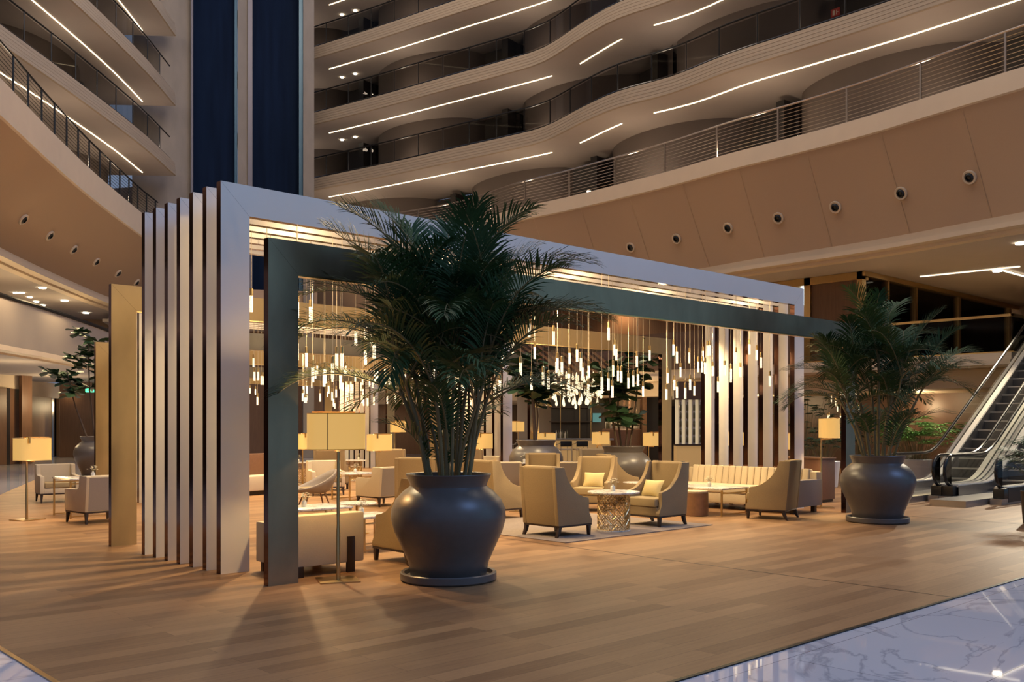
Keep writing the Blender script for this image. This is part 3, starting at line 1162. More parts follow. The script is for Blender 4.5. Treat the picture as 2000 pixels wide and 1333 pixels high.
def fan_plant(label, name, loc, seed, n, rad, h, leafmat, nb=9, ll=.34, lw=.02, pot=None, zb=.0):
    rg = random.Random(seed)
    t = thing(name, label, 'plant', loc)
    if pot == 'white':
        MB().lathe([(1e-4, 0), (.34, 0), (.36, .02), (.43, .68), (.41, .70), (.39, .6), (1e-4, .58)], 32).build('planter', 'white_planter', t)
        zb = .58
    elif pot == 'dark':
        MB().lathe([(1e-4, 0), (.34, 0), (.36, .02), (.40, .55), (.38, .56), (.36, .5), (1e-4, .48)], 28).build('planter', 'black_plastic', t)
        zb = .48
    st, lf = MB(), MB()
    for k in range(n):
        a = rg.uniform(0, 2 * PI)
        r = rad * math.sqrt(rg.random())
        p = Vector((.3 * r * math.cos(a), .3 * r * math.sin(a), zb))
        e = Vector((r * math.cos(a), r * math.sin(a), zb + h * rg.uniform(.45, 1.) * (1 - .25 * r / rad)))
        st.tube([p, p.lerp(e, .5) + Vector((0, 0, .08)), e], [.008, .006, .004], 4)
        ax_ = Vector((math.cos(a), math.sin(a), .35)).normalized()
        s = ax_.cross(Vector((0, 0, 1))).normalized()
        n_ = s.cross(ax_)
        for q in range(nb):
            th = (q - (nb - 1) / 2) * (2.6 / nb) * 1.1
            d = (ax_ * math.cos(th) + s * math.sin(th)).normalized()
            l = ll * rg.uniform(.8, 1.15) * (1 - .2 * abs(th))
            w = n_.cross(d).normalized() * lw
            b = e + d * l * .55
            c = e + d * l + Vector((0, 0, -.22 * l))
            lf.add([e, b - w, b + w, c], [(0, 1, 2), (1, 3, 2)])
    st.build('stems', 'palm_stem', t)
    lf.build('foliage', leafmat, t, smooth=0)
    return t


x, y = W(1788, 26.2)
fan_plant('bright green fan leaved plant in a white planter beside the escalator', 'potted_fan_palm', (x, y, 0), 2, 80, .85, 1.35, 'bright_leaf', 9, .48, .026, 'white')
x, y = W(1608, 25)
fan_plant('dark shrub in a low white planter behind the channelled sofa', 'potted_shrub', (x, y, 0), 5, 46, .6, 1.15, 'fig_leaf', 8, .24, .03, 'white')
x, y = W(1572, 28)
fan_plant('taller dark shrub in a black planter behind the white frame posts', 'potted_shrub', (x, y, 0), 6, 60, .8, 2.6, 'fig_leaf', 8, .26, .03, 'dark')
x, y = W(1676, 29.5)
fan_plant('dark green shrub in a black planter behind the second palm', 'potted_shrub', (x, y, 0), 9, 60, .9, 1.5, 'fig_leaf', 8, .26, .03, 'dark')
x, y = W(1900, 29.5)
fan_plant('green shrub in a black planter half seen through the escalator glass', 'potted_shrub', (x, y, 0), 10, 60, .9, 1.5, 'bright_leaf', 8, .26, .03, 'dark')
x, y = W(2046, 15.6)
fan_plant('spiky leaved plant in a black planter at the outer escalator balustrade', 'potted_yucca', (x, y, 0), 12, 44, .62, 1.0, 'palm_leaf', 13, .50, .011, 'dark')

# ================================================================== FURNITURE
def make_wing(label, loc, rz, group='tan wing armchairs'):
    t = thing('wing_armchair', label, 'armchair', loc, rz, group)
    side = [(-.34, .17), (.35, .17), (.352, .22), (.325, .27), (.295, .33), (.283, .40), (.285, .50), (.282, .545), (.26, .56), (.17, .575), (.07, .61), (-.02, .67), (-.10, .745), (-.165, .83), (-.215, .93), (-.245, 1.02), (-.44, 1.02), (-.40, .55), (-.365, .17)]
    MB().prism(side, 1, -.375, -.30).build('arm_panel', 'tan_fabric', t, bevel=.014)
    MB().prism(side, 1, .30, .375).build('arm_panel', 'tan_fabric', t, bevel=.014)
    bk = MB()
    bk.prism([(-.36, .17), (-.24, .17), (-.25, .45), (-.29, 1.0), (-.32, 1.035), (-.42, 1.03), (-.438, 1.0), (-.40, .55)], 1, -.305, .305)
    bk.build('backrest', 'tan_fabric', t, bevel=.014)
    MB().box(-.28, -.305, .17, .335, .305, .31).build('seat_base', 'tan_fabric', t, bevel=.012)
    MB().box(-.25, -.298, .312, .36, .298, .455).build('seat_cushion', 'tan_cushion', t, bevel=.035, seg=3)
    MB().box(-.35, -.37, .145, .345, .37, .172).build('frame', 'dark_wood', t, bevel=.004)
    for sx, sy in ((1, 1), (1, -1)):
        l = MB()
        a = .33
        l.prism([(a - .055, .15), (a + .005, .15), (a - .005, 0), (a - .035, 0)], 1, sy * .365 - (.05 if sy > 0 else 0), sy * .365 + (0 if sy > 0 else .05))
        l.build('leg', 'dark_wood', t, bevel=.004)
    for sy in (1, -1):
        l = MB()
        y0 = sy * .365 - (.05 if sy > 0 else 0)
        l.prism([(-.345, .15), (-.285, .15), (-.31, .07), (-.36, 0), (-.39, 0), (-.36, .08)], 1, y0, y0 + .05)
        l.build('leg', 'dark_wood', t, bevel=.004)
    return t


wing0 = make_wing('tan wing armchair turned away on the rug corner by the lattice table', (10.13, 9.93, .012), 0)
GW = 'tan wing armchairs'
for lab, (x, y), a, z in [
    ('tan wing armchair with a gold cushion on the rug, beyond the lattice table', (12.32, 9.85), 180, .012),
    ('tan wing armchair with a gold cushion on the far side of the lattice table', W(1158, 18.3), 206, .0),
    ('tan wing armchair with its back to the marble floor beside the channelled sofa', (14.78, 9.2), 105, 0),
    ('tan wing armchair peeking out beside the big palm pot, next to the boxy loveseat', (6.98, 9.3), 90, 0),
    ('tan wing armchair half hidden by the big palm pot, behind the turned chair', W(968, 16.9), 2, 0),
    ('tan wing armchair facing out, just above the turned chair on the rug', W(1060, 20.4), 226, 0),
    ('tan wing armchair facing out beside the wide grey fig pot', W(1162, 24.2), 230, 0),
    ('tan wing armchair seen side on in front of the wide grey fig pot', W(1212, 20.0), 330, 0),
    ('tan wing armchair showing its back below the nearest lamp shade', W(648, 24), 47, 0),
    ('tan wing armchair showing its back below the small square lamp by the palm pot', W(766, 24.5), 47, 0),
    ('tan wing armchair showing its back just behind the big pot rim', W(812, 18.2), 50, 0),
    ('tan wing armchair far back under the lamp by the middle pavilion posts', W(918, 24.6), 40, 0),
]:
    copy_tree(wing0, (x, y, z), R(a), lab, GW)


def make_club(label, loc, rz):
    t = thing('club_chair', label, 'armchair', loc, rz, 'cream club chairs')
    side = [(-.36, .20), (.34, .20), (.345, .54), (.33, .57), (-.08, .575), (-.14, .60), (-.16, .78), (-.18, .80), (-.40, .80), (-.42, .78)]
    MB().prism(side, 1, -.385, -.30).build('arm_panel', 'cream_fabric', t, bevel=.02)
    MB().prism(side, 1, .30, .385).build('arm_panel', 'cream_fabric', t, bevel=.02)
    MB().prism([(-.355, .2), (-.2, .2), (-.26, .79), (-.28, .80), (-.40, .80), (-.415, .78)], 1, -.305, .305).build('backrest', 'cream_fabric', t, bevel=.015)
    MB().prism([(-.362, .215), (-.355, .215), (-.412, .77), (-.424, .77)], 1, -.33, .33).build('back_panel', 'grey_fabric', t)
    MB().box(-.24, -.302, .2, .32, .302, .31).build('seat_base', 'cream_fabric', t, bevel=.01)
    MB().box(-.22, -.297, .312, .335, .297, .43).build('seat_cushion', 'tan_cushion', t, bevel=.035, seg=3)
    MB().box(-.36, -.375, .175, .33, .375, .202).build('frame', 'dark_wood', t, bevel=.003)
    for sx in (1, -1):
        for sy in (1, -1):
            cx, cy = (.29 if sx > 0 else -.33), sy * .345
            m = MB()
            q = .026
            m.add([(cx - q, cy - q, .18), (cx + q, cy - q, .18), (cx + q, cy + q, .18), (cx - q, cy + q, .18)] + [(cx + sx * .025 - .013, cy + sy * .012 - .013, 0), (cx + sx * .025 + .013, cy + sy * .012 - .013, 0), (cx + sx * .025 + .013, cy + sy * .012 + .013, 0), (cx + sx * .025 - .013, cy + sy * .012 + .013, 0)],
                  [(0, 1, 2, 3), (7, 6, 5, 4), (0, 4, 5, 1), (1, 5, 6, 2), (2, 6, 7, 3), (3, 7, 4, 0)])
            m.build('leg', 'dark_wood', t, smooth=0)
    return t


club0 = make_club('cream club chair with grey back, turned away, behind the nearest floor lamp', (*W(744, 19.4), 0), R(97))
for lab, (x, y), a in [
    ('cream club chair facing out behind the round backed brown tub chair', W(636, 22.3), 250),
    ('cream club chair facing out behind the small square marble table beside the lone lamp', W(112, 20.3), 262),
    ('cream club chair turned away next to the golden bronze post', (5.78, 16.65), 98),
    ('cream club chair showing its grey back between the big palm pot and the turned armchair', W(982, 22), 55),
    ('cream club chair showing its grey back in front of the round dark fig pot', W(1112, 22.0), 50),
    ('cream club chair under the lamp by the middle pavilion posts', W(946, 25.5), 220),
]:
    copy_tree(club0, (x, y, 0), R(a), lab, 'cream club chairs')

# tub chair
t = thing('tub_chair', 'brown shell tub chair on splayed wooden legs behind the nearest lamp pole', 'armchair', (*W(614, 18.3), 0), R(165))
rows = []
NA = 28
prof_in = []
mb = MB()
vs, fs = [], []
NS = 7
for i in range(NA + 1):
    a = -PI * 1.0 + 2 * PI * i / NA
    back = .5 - .5 * math.cos(a)  # 0 front .. 1 back
    top = .43 + .36 * back ** 1.7
    for j in range(NS):
        s = j / (NS - 1)
        r = .10 + .27 * s ** .55 + .02 * back * s
        z = .36 + (top - .36) * s ** 1.9
        vs.append((r * math.cos(a + PI) * 1.05 * -1, r * math.sin(a + PI), z))
for i in range(NA):
    for j in range(NS - 1):
        fs.append((i * NS + j, (i + 1) * NS + j, (i + 1) * NS + j + 1, i * NS + j + 1))
mb.add(vs, fs)
sh = mb.build('shell', 'grey_fabric', t, smooth=60)
sm = sh.modifiers.new('thick', 'SOLIDIFY')
sm.thickness = .035
MB().lathe([(1e-4, .36), (.24, .36), (.29, .40), (.28, .44), (1e-4, .45)], 24).build('seat_cushion', 'tan_cushion', t)
for sx in (1, -1):
    for sy in (1, -1):
        MB().tube([(sx * .15, sy * .15, .37), (sx * .27, sy * .25, 0)], [.02, .011], 8).build('leg', 'leg_wood', t)

# boxy loveseat next to the bronze post
t = thing('boxy_loveseat', 'boxy cream loveseat with a dark strap leg behind the bronze post and nearest lamp', 'sofa', (5.14, 9.02, 0))
MB().box(0, 0, .11, .93, .2, .665).build('backrest', 'cream_fabric', t, bevel=.02)
MB().box(0, .2, .11, .14, .78, .56).build('armrest', 'cream_fabric', t, bevel=.02)
MB().box(.79, .2, .11, .93, .78, .56).build('armrest', 'cream_fabric', t, bevel=.02)
MB().box(.14, .2, .11, .79, .78, .30).build('seat_base', 'cream_fabric', t, bevel=.01)
MB().box(.145, .205, .30, .785, .79, .43).build('seat_cushion', 'cream_fabric', t, bevel=.03, seg=3)
for x in (.70, .05):
    MB().box(x, -.012, 0, x + .1, .02, .40 if x > .5 else .12).build('leg', 'dark_wood', t, bevel=.003)
for x in (.70, .05):
    MB().box(x, .70, 0, x + .1, .76, .12).build('leg', 'dark_wood', t, bevel=.003)

# channel back sofa in front of the far posts
t = thing('channel_sofa', 'long cream sofa with vertical channel back along the far posts of the nearest pavilion', 'sofa', (15.55, 9.2, 0))
mb = MB()
NCH = 18
for k in range(NCH):
    y0 = .16 + k * (2.7 / NCH)
    mb.cbox((.83, y0 + 2.7 / NCH / 2, .50), (.16, 2.7 / NCH - .006, .62), 0, 0, 0, R(10))
mb.build('channel_back', 'cream_fabric', t, bevel=.035, seg=3)
MB().box(.82, .02, .12, 1.02, 2.98, .76).build('back_frame', 'cream_fabric', t, bevel=.03)
MB().box(.0, 0, .12, 1.0, .16, .62).build('armrest', 'grey_fabric', t, bevel=.03)
MB().box(.02, .16, .12, .84, 2.95, .32).build('seat_base', 'cream_fabric', t, bevel=.02)
MB().box(.0, .165, .32, .74, 2.94, .46).build('seat_cushion', 'cream_fabric', t, bevel=.035, seg=3)
for sx in (.1, .85):
    for sy in (.08, 2.8):
        MB().box(sx, sy, 0, sx + .08, sy + .08, .125).build('leg', 'dark_wood', t)

# rug
mb = MB()
mb.box(9.5, 9.17, .0, 12.98, 12.2, .012)
tag(mb.build('rug', 'rug_pile', bevel=.004), 'grey brown rug under the lattice table and the turned tan armchair', 'rug')
# lattice tables
def make_lattice(label, loc):
    t = thing('lattice_table', label, 'table', loc, 0, 'round lattice tables')
    MB().lathe([(1e-4, .575), (.39, .575), (.405, .585), (.405, .60), (.40, .605), (1e-4, .605)], 48).build('table_top', 'marble_top', t)
    mb = MB()
    n, m, r = 20, 7, .25
    h0, h1 = .02, .565

    def P(i, j):
        a = 2 * PI * i / n
        return (r * math.cos(a), r * math.sin(a), h0 + (h1 - h0) * j / m)
    for j in range(m):
        for i in range(n):
            if (i + j) % 2 == 0:
                mb.tube([P(i, j), P(i + 1, j + 1)], .0065, 4, caps=False)
                mb.tube([P(i + 1, j), P(i, j + 1)], .0065, 4, caps=False)
            else:
                q = [P(i + .5, j + .12), P(i + .88, j + .5), P(i + .5, j + .88), P(i + .12, j + .5)]
                mb.tube(q + [q[0]], .0065, 4, caps=False)
            mb.tube([P(i, j), P(i, j + 1)], .004, 4, caps=False)
    for j in range(m + 1):
        mb.tube([P(i, j) for i in range(n + 1)], .006 if j in (0, m) else .0035, 4, caps=False)
    mb.build('lattice_base', 'brass', t)
    MB().lathe([(1e-4, 0), (.26, 0), (.26, .02), (1e-4, .02)], 32).build('base_plate', 'marble_top', t)
    return t


lat0 = make_lattice('round marble table on a brass lattice drum on the rug corner', (11.15, 9.72, .012))
copy_tree(lat0, (*W(690, 28), 0), 0, 'round marble table on a dark lattice drum far behind the nearest lamp pole', 'round lattice tables')
copy_tree(lat0, (*W(585, 26.5), 0), 0, 'round lattice table half hidden by the bronze post and the small square lamp', 'round lattice tables')


def leg_table(label, loc, rz, sx, sy, h, name='square_table', group='marble tables on brass legs'):
    t = thing(name, label, 'table', loc, rz, group)
    MB().box(-sx / 2, -sy / 2, h - .028, sx / 2, sy / 2, h).build('table_top', 'marble_top', t, bevel=.004)
    for a in (1, -1):
        for b in (1, -1):
            MB().cbox((a * (sx / 2 - .03), b * (sy / 2 - .03), (h - .028) / 2), (.028, .028, h - .028)).build('leg', 'brass', t)
    for b in (1, -1):
        for zz in (.02, h - .10):
            MB().box(-sx / 2 + .04, b * (sy / 2 - .03) - .01, zz, sx / 2 - .04, b * (sy / 2 - .03) + .01, zz + .02).build('stretcher', 'brass', t)
    return t


leg_table('long low marble table on brass legs in front of the channelled sofa', (14.72, 10.55, 0), 0, .85, 1.3, .50)
leg_table('low marble table behind the boxy loveseat, nearest the bronze post', (*W(604, 13.3), 0), 0, 1.0, .7, .50)
leg_table('small low marble table between the boxy loveseat and the big palm pot', (*W(722, 12.6), 0), 0, .6, .6, .46)
leg_table('square marble table on thin legs between the two cream club chairs by the lone lamp', (5.98, 17.88, 0), 0, .8, .95, .70)
leg_table('marble table beside the brown tub chair', (*W(692, 20.8), 0), 0, .75, .75, .60)
leg_table('marble table behind the turned armchair, near the round dark fig pot', (*W(1020, 23.4), 0), 0, .6, .6, .72)
leg_table('high marble table far back in front of the middle pavilion posts', (*W(972, 29.8), 0), 0, .7, .7, .74)


def round_table(label, loc, r, h, name='side_table', mat='marble_top'):
    t = thing(name, label, 'table', loc, 0, 'small round side tables')
    MB().lathe([(1e-4, h - .025), (r - .006, h - .025), (r, h - .018), (r, h - .005), (r - .006, h), (1e-4, h)], 32).build('table_top', mat, t)
    MB().cyl(0, 0, .02, h - .025, .02, 12).build('stem', 'brass', t)
    MB().lathe([(1e-4, 0), (r * .62, 0), (r * .62, .012), (1e-4, .02)], 28).build('base_plate', 'brass', t)
    return t


round_table('round white side table touching the low marble table by the loveseat', (*W(697, 14.4), 0), .30, .47)
round_table('small round white side table behind the half hidden wing armchair', (*W(976, 19.2), 0), .21, .52)
round_table('small round white side table just behind the turned armchair', (*W(1007, 18.0), 0), .20, .47)
round_table('small round white side table in front of the wide grey fig pot', (*W(1246, 19), 0), .3, .5)

t = thing('drum_stool', 'pale wooden drum stool between the cushioned armchair and the long marble table', 'stool', (*W(1360, 17.2), 0))
MB().lathe([(1e-4, 0), (.20, 0), (.215, .01), (.215, .42), (.205, .43), (1e-4, .43)], 32).build('drum', 'leg_wood', t)
MB().lathe([(1e-4, .43), (.205, .43), (.21, .445), (.2, .455), (1e-4, .455)], 32).build('cushion_top', 'cream_fabric', t)

# gold scatter cushions
def cushion(label, loc, rz, tilt):
    mb = MB()
    n = 10
    vs, fs = [], []
    for sgn in (1, -1):
        for i in range(n + 1):
            for j in range(n + 1):
                x, y = -1 + 2 * i / n, -1 + 2 * j / n
                k = max(0, (1 - x * x) * (1 - y * y)) ** .5
                pin = 1 - .08 * (1 - abs(x)) * abs(y) - .08 * (1 - abs(y)) * abs(x)
                vs.append((x * .20 * pin, y * .15 * pin, sgn * .055 * k))
    N = (n + 1) ** 2
    for s_ in (0, 1):
        for i in range(n):
            for j in range(n):
                a = s_ * N + i * (n + 1) + j
                f = (a, a + n + 1, a + n + 2, a + 1)
                fs.append(f if s_ == 0 else f[::-1])
    mb.add(vs, fs)
    o = mb.build('cushion', 'gold_cushion', smooth=60)
    o.matrix_world = Matrix.Translation(loc) @ Matrix.Rotation(rz, 4, 'Z') @ Matrix.Rotation(tilt, 4, 'Y') @ Matrix.Rotation(R(90), 4, 'Z')
    return tag(o, label, 'cushion', 'gold cushions on the tan armchairs')


cushion('gold cushion on the seat of the armchair beyond the lattice table', (12.38, 9.95, .60), R(180), R(62))
cx, cy = W(1158, 18.3)
cushion('gold cushion on the armchair at the far side of the lattice table', (cx + .06 * math.cos(R(206)) * -1, cy + .06 * math.sin(R(206)) * -1, .59), R(206), R(62))

# vases of flowers
def make_vase(label, loc):
    t = thing('flower_vase', label, 'vase', loc, 0, 'small flower vases on the tables')
    MB().lathe([(1e-4, 0), (.034, 0), (.037, .004), (.037, .065), (.03, .075), (.018, .082), (.018, .10), (.016, .10), (.015, .08)], 14).build('vase', 'vase_glass', t)
    rg = random.Random(4)
    fl, st = MB(), MB()
    for k in range(16):
        a, e = rg.uniform(0, 2 * PI), rg.uniform(.25, 1.4)
        l = rg.uniform(.07, .10)
        p = Vector((math.cos(a) * math.cos(e), math.sin(a) * math.cos(e), math.sin(e))) * l + Vector((0, 0, .10))
        st.tube([(0, 0, .08), p], .0018, 3)
        for q in range(6):
            b = q * PI / 3
            d = Vector((math.cos(b), math.sin(b), .5)) * .02
            s_ = Vector((-math.sin(b), math.cos(b), 0)) * .008
            fl.add([p, p + d * .6 + s_, p + d * 1.2, p + d * .6 - s_], [(0, 1, 2, 3)])
    sb = st.build('stems', 'palm_stem', t)
    fl.build('blossoms', 'flower_white', sb, smooth=0)
    return t


v0 = make_vase('flower vase on the lattice table on the rug corner', (11.2, 9.78, .617))
for lab, (x, y), z in [
    ('flower vase on the long low marble table by the channelled sofa', (14.68, 10.45), .50),
    ('flower vase on the low marble table behind the boxy loveseat', W(594, 13.3), .50),
    ('flower vase on the small low marble table by the big palm pot', W(706, 12.65), .46),
    ('flower vase on the square table between the cream club chairs by the lone lamp', (6.15, 17.9), .70),
    ('flower vase on the marble table beside the tub chair', W(694, 20.75), .60),
    ('flower vase on the far lattice table behind the nearest lamp pole', W(700, 28), .605),
    ('flower vase on the marble table near the round dark fig pot', W(1024, 23.4), .72),
    ('flower vase on the half hidden lattice table by the bronze post', W(582, 26.5), .605),
]:
    copy_tree(v0, (x, y, z), 0, lab, 'small flower vases on the tables')

# floor lamps
def make_lamp(label, loc, rz, H=1.77):
    """oval shade, long axis x; the pole stands off the shade's centre along y"""
    t = thing('floor_lamp', label, 'floor lamp', loc, rz, 'floor lamps with cream shades')
    sh = .385
    a, b = .305, .185
    z1, z0 = H, H - sh
    yo = .13

    def oval(k, z):
        th = 2 * PI * k / 40
        c, s_ = math.cos(th), math.sin(th)
        e = .62
        return (a * math.copysign(abs(c) ** e, c), yo + b * math.copysign(abs(s_) ** e, s_), z)
    mb = MB()
    vs = [oval(k, z0) for k in range(40)] + [oval(k, z1) for k in range(40)]
    mb.add(vs, [(k, (k + 1) % 40, 40 + (k + 1) % 40, 40 + k) for k in range(40)])
    shade = mb.build('lamp_shade', 'shade_lit', t, smooth=50)
    r = MB()
    MB().tube([oval(k % 40, z0) for k in range(41)], .005, 4, caps=False).build('shade_rim', 'brass', shade)
    r.tube([oval(k % 40, z1) for k in range(41)], .005, 4, caps=False)
    r.build('shade_rim', 'brass', shade)
    MB().box(-.118, yo - b - .004, z0, -.112, yo - b + .006, z1).build('seam', 'dark_wood', shade)
    MB().tube([(0, -.02, .012), (0, -.02, .55), (0, -.02, .56), (0, -.02, z0 - .02)], [.021, .021, .018, .017], 12).build('pole', 'brass', t)
    MB().box(-.012, -.03, z0 - .03, .012, yo + .05, z0 - .015).tube([(0, yo, z0 - .02), (0, yo, z0 + .1)], .012, 8).build('arm', 'brass', t)
    MB().box(-.25, yo + .06, z1 - .002, .21, yo + .10, z1 + .022).box(.17, yo + b - .07, z1 - .09, .205, yo + b + .012, z1 + .022).build('top_clip', 'brass', shade)
    MB().box(-.21, -.2, 0, .21, .2, .014).build('base_plate', 'brass', t, bevel=.002)
    return t


x, y = 5.56, 8.98
VIEW = lambda x, y: math.atan2(y, x) - R(90)
NEARP = (5.47, 8.62)
lamp0 = make_lamp('nearest floor lamp with a broad cream shade beside the front bronze post', (*NEARP, 0), VIEW(*NEARP) + R(8), 1.77)
LAMPS = [(NEARP, VIEW(*NEARP) + R(8), 1.77)]
SHORT = 1.42
lampS = make_lamp('lone floor lamp with a cream shade by the cream club chairs', (5.0, 17.75, 0), VIEW(5.0, 17.75) + R(215), SHORT)
LAMPS.append(((5.0, 17.75), VIEW(5.0, 17.75) + R(215), SHORT))
GL = 'floor lamps with cream shades'
for lab, (x, y), a, tall in [
    ('floor lamp with an end on cream shade behind the second palm pot', (17.35, 9.65), -80, 1),
    ('short floor lamp partly hidden between the bronze post and the nearest shade', W(592, 24), 220, 0),
    ('short floor lamp standing over the cream club chair behind the big pot', W(735, 22.5), 215, 0),
    ('tall floor lamp far behind the stems of the big palm', W(772, 33), -50, 1),
    ('short floor lamp with the palm stems just beside it, in front of the middle posts', W(934, 24.5), 220, 0),
    ('tall floor lamp seen through palm leaflets, far behind the middle posts', W(1012, 36), 30, 1),
    ('short floor lamp in front of the round dark fig pot and bar stools', W(1058, 25.5), 225, 0),
    ('short floor lamp left of the wide grey fig pot, before the bar', W(1167, 29.5), 230, 0),
    ('short floor lamp beside the golden far post, before the wine display', W(1268, 27.5), 230, 0),
    ('short floor lamp glimpsed between the white far posts', W(1440, 28), 20, 0),
    ('short floor lamp glimpsed between the two frontmost white far posts', W(1543, 24), 20, 0),
    ('tall floor lamp in the far lounge behind the bright fan leaved plant', W(1808, 36), 20, 1),
    ('second tall floor lamp in the far lounge, nearer the escalator', W(1846, 37), 20, 1),
]:
    rz = VIEW(x, y) + R(a)
    copy_tree(lamp0 if tall else lampS, (x, y, 0), rz, lab, GL)
    LAMPS.append(((x, y), rz, 1.77 if tall else SHORT))
for (x, y), rz, H in LAMPS:
    c = Vector((x, y, H - .2)) + Matrix.Rotation(rz, 3, 'Z') @ Vector((0, .13, 0))
    light('POINT', 'lamp_bulb', c, 55 if y < 12 else 42, (1, .68, .30), .05)

# brown cabinet behind the channel sofa, box by the posts
t = thing('service_cabinet', 'brown service cabinet behind the arm of the channelled sofa', 'cabinet', (*W(1575, 20.5), 0))
MB().box(-.25, -.5, .06, .3, .5, .92).build('body', 'brown_leather', t, bevel=.008)
MB().box(-.27, -.52, .92, .32, .52, .95).build('worktop', 'leg_wood', t, bevel=.004)
MB().box(-.22, -.47, 0, .27, .47, .06).build('plinth', 'dark_wood', t)
# leather bench in the middle lounge
t = thing('leather_banquette', 'brown leather banquette against the middle pavilion posts', 'sofa', (*W(520, 22.5), 0), R(15))
MB().box(-.9, .45, .1, .9, .65, .95).build('backrest', 'brown_leather', t, bevel=.03)
MB().box(-.9, -.1, .1, .9, .45, .45).build('seat', 'cream_fabric', t, bevel=.04)
MB().box(-.85, 0, 0, .85, .6, .1).build('plinth', 'dark_wood', t)

# ================================================================== BAR
bx, by = W(1128, 36)
t = thing('bar_counter', 'lit bar counter with stone top below the teardrop cluster', 'bar counter', (bx, by, 0), YAW - R(90))
MB().box(-1.0, .0, 0, 1.25, .55, 1.06).build('front_panel', 'lit_front', t)
MB().box(-1.75, -.25, 1.06, 1.35, .65, 1.13).build('worktop', 'steel', t, bevel=.01)
MB().box(-1.75, .1, 0, -1.0, .55, 1.06).build('end_panel', 'deep_brown', t)
MB().lathe([(1e-4, 0), (.75, 0), (.75, 1.45), (.70, 1.5), (1e-4, 1.5)], 30, 0, 1.75, .75).build('curved_end', 'brown_leather', t)


def make_stool(label, loc, rz):
    t = thing('bar_stool', label, 'bar stool', loc, rz, 'bar stools')
    MB().box(-.22, -.21, .70, .22, .21, .76).build('seat', 'cream_fabric', t, bevel=.02)
    MB().box(-.23, .17, .84, .23, .205, 1.04).build('backrest', 'black_plastic', t, bevel=.02)
    for s_ in (1, -1):
        MB().tube([(s_ * .23, .19, 1.0), (s_ * .25, .1, .94), (s_ * .25, -.18, .92)], .014, 6).build('armrest', 'steel', t)
    for a in (1, -1):
        for b in (1, -1):
            MB().tube([(a * .21, b * .19, .92 if b < 0 else 1.0), (a * .22, b * .20, 0)], .012, 6).build('leg', 'steel', t)
    MB().tube([(-.21, -.2, .28), (.21, -.2, .28), (.21, .2, .28), (-.21, .2, .28), (-.21, -.2, .28)], .009, 5).build('footrest', 'steel', t)
    return t


st0 = make_stool('dark backed bar stool at the counter, first from the round fig pot', (*W(1102, 35.2), 0), YAW - R(90) + PI + R(20))
copy_tree(st0, (*W(1133, 35.2), 0), YAW - R(90) + PI + R(20), 'dark backed bar stool at the counter, second from the round fig pot', 'bar stools')
copy_tree(st0, (*W(1006, 34.5), 0), YAW - R(90) + PI + R(60), 'bar stool by itself behind the far striped lamp', 'bar stools')


def make_bottle(label, loc, mat, h=.30):
    t = MB().lathe([(1e-4, 0), (.036, 0), (.038, .01), (.038, h * .6), (.03, h * .68), (.013, h * .76), (.013, h), (1e-4, h)], 10).build('bottle', mat)
    t.location = loc
    return tag(t, label, 'bottle', 'bottles on the bar top')


rb = random.Random(9)
bo = {}
for k in range(6):
    x, y = W(1086 + k * 4.2 + rb.random(), 36.2)
    m = ('bottle_clear', 'bottle_glass')[k % 2]
    if m not in bo:
        bo[m] = make_bottle('small bottle or shaker at the open end of the stone bar top', (x, y, 1.132), m)
    else:
        copy_tree(bo[m], (x, y, 1.132), 0, 'small bottle or shaker at the open end of the stone bar top', 'bottles on the bar top', scale=(1, 1, rb.uniform(.8, 1.2)))
for k in range(26):
    ca, sa = math.cos(YAW - R(90)), math.sin(YAW - R(90))
    ring = k % 13
    q = PI * (1.02 + .9 * ring / 12)
    rr_ = (.60, .44)[k // 13]
    lx_, ly_ = 1.75 + rr_ * math.cos(q), .75 + rr_ * math.sin(q)
    x, y = bx + lx_ * ca - ly_ * sa, by + lx_ * sa + ly_ * ca
    z = 1.502
    copy_tree(bo['bottle_clear' if rb.random() < .6 else 'bottle_glass'], (x, y, z), 0, 'lit bottle standing on the curved end of the bar', 'bottles on the curved bar end', scale=(1, 1, rb.uniform(.85, 1.4)))

# shelving behind the bar
t = thing('back_shelf', 'dark shelf unit with brass uprights behind the bar', 'shelf', (*W(1120, 39.2), 0), YAW - R(90))
MB().box(-.9, .5, 0, .75, .6, 3.1).build('back_panel', 'door_dark', t)
for z in (1.75, 2.35, 2.95):
    MB().box(-1.0, .1, z, .75, .5, z + .05).build('shelf_board', 'dark_wood', t)
for x in (-.55, .25, .72):
    MB().box(x, .1, 1.0, x + .03, .13, 3.2).build('upright', 'brass', t)
vwall(W(1010, 42), W(1100, 42), 0, 3.3, 'wall_bar_panel', 'grey_fabric')
vwall(W(1134, 40), W(1146, 40), 0, 3.3, 'wall_bar_pier', 'leg_wood')
vwall(W(1146, 41), W(1180, 41), 0, 3.3, 'wall_bar_niche', 'concrete')
x, y = W(1166, 40.5)
t = tag(MB().cbox((x, y, 1.95), (.36, .05, .38), YAW - R(90)).build('screen', 'teal_screen'), 'small teal lit screen on the wall behind the bar', 'screen')
for k in range(6):
    vwall(W(1188 + k * 11, 41), W(1194 + k * 11, 41), 0, 3.3, 'wall_bar_slat', 'cream_band', .2)
vwall(W(1180, 41.6), W(1262, 41.6), 0, 3.3, 'wall_bar_back', 'deep_brown')
vwall(W(1254, 38), W(1262, 38), 0, 4.6, 'wall_bar_post', 'leg_wood', .3)
vwall(W(1262, 38.6), W(1300, 38.6), 0, 3.2, 'wall_bar_dark', 'door_dark')

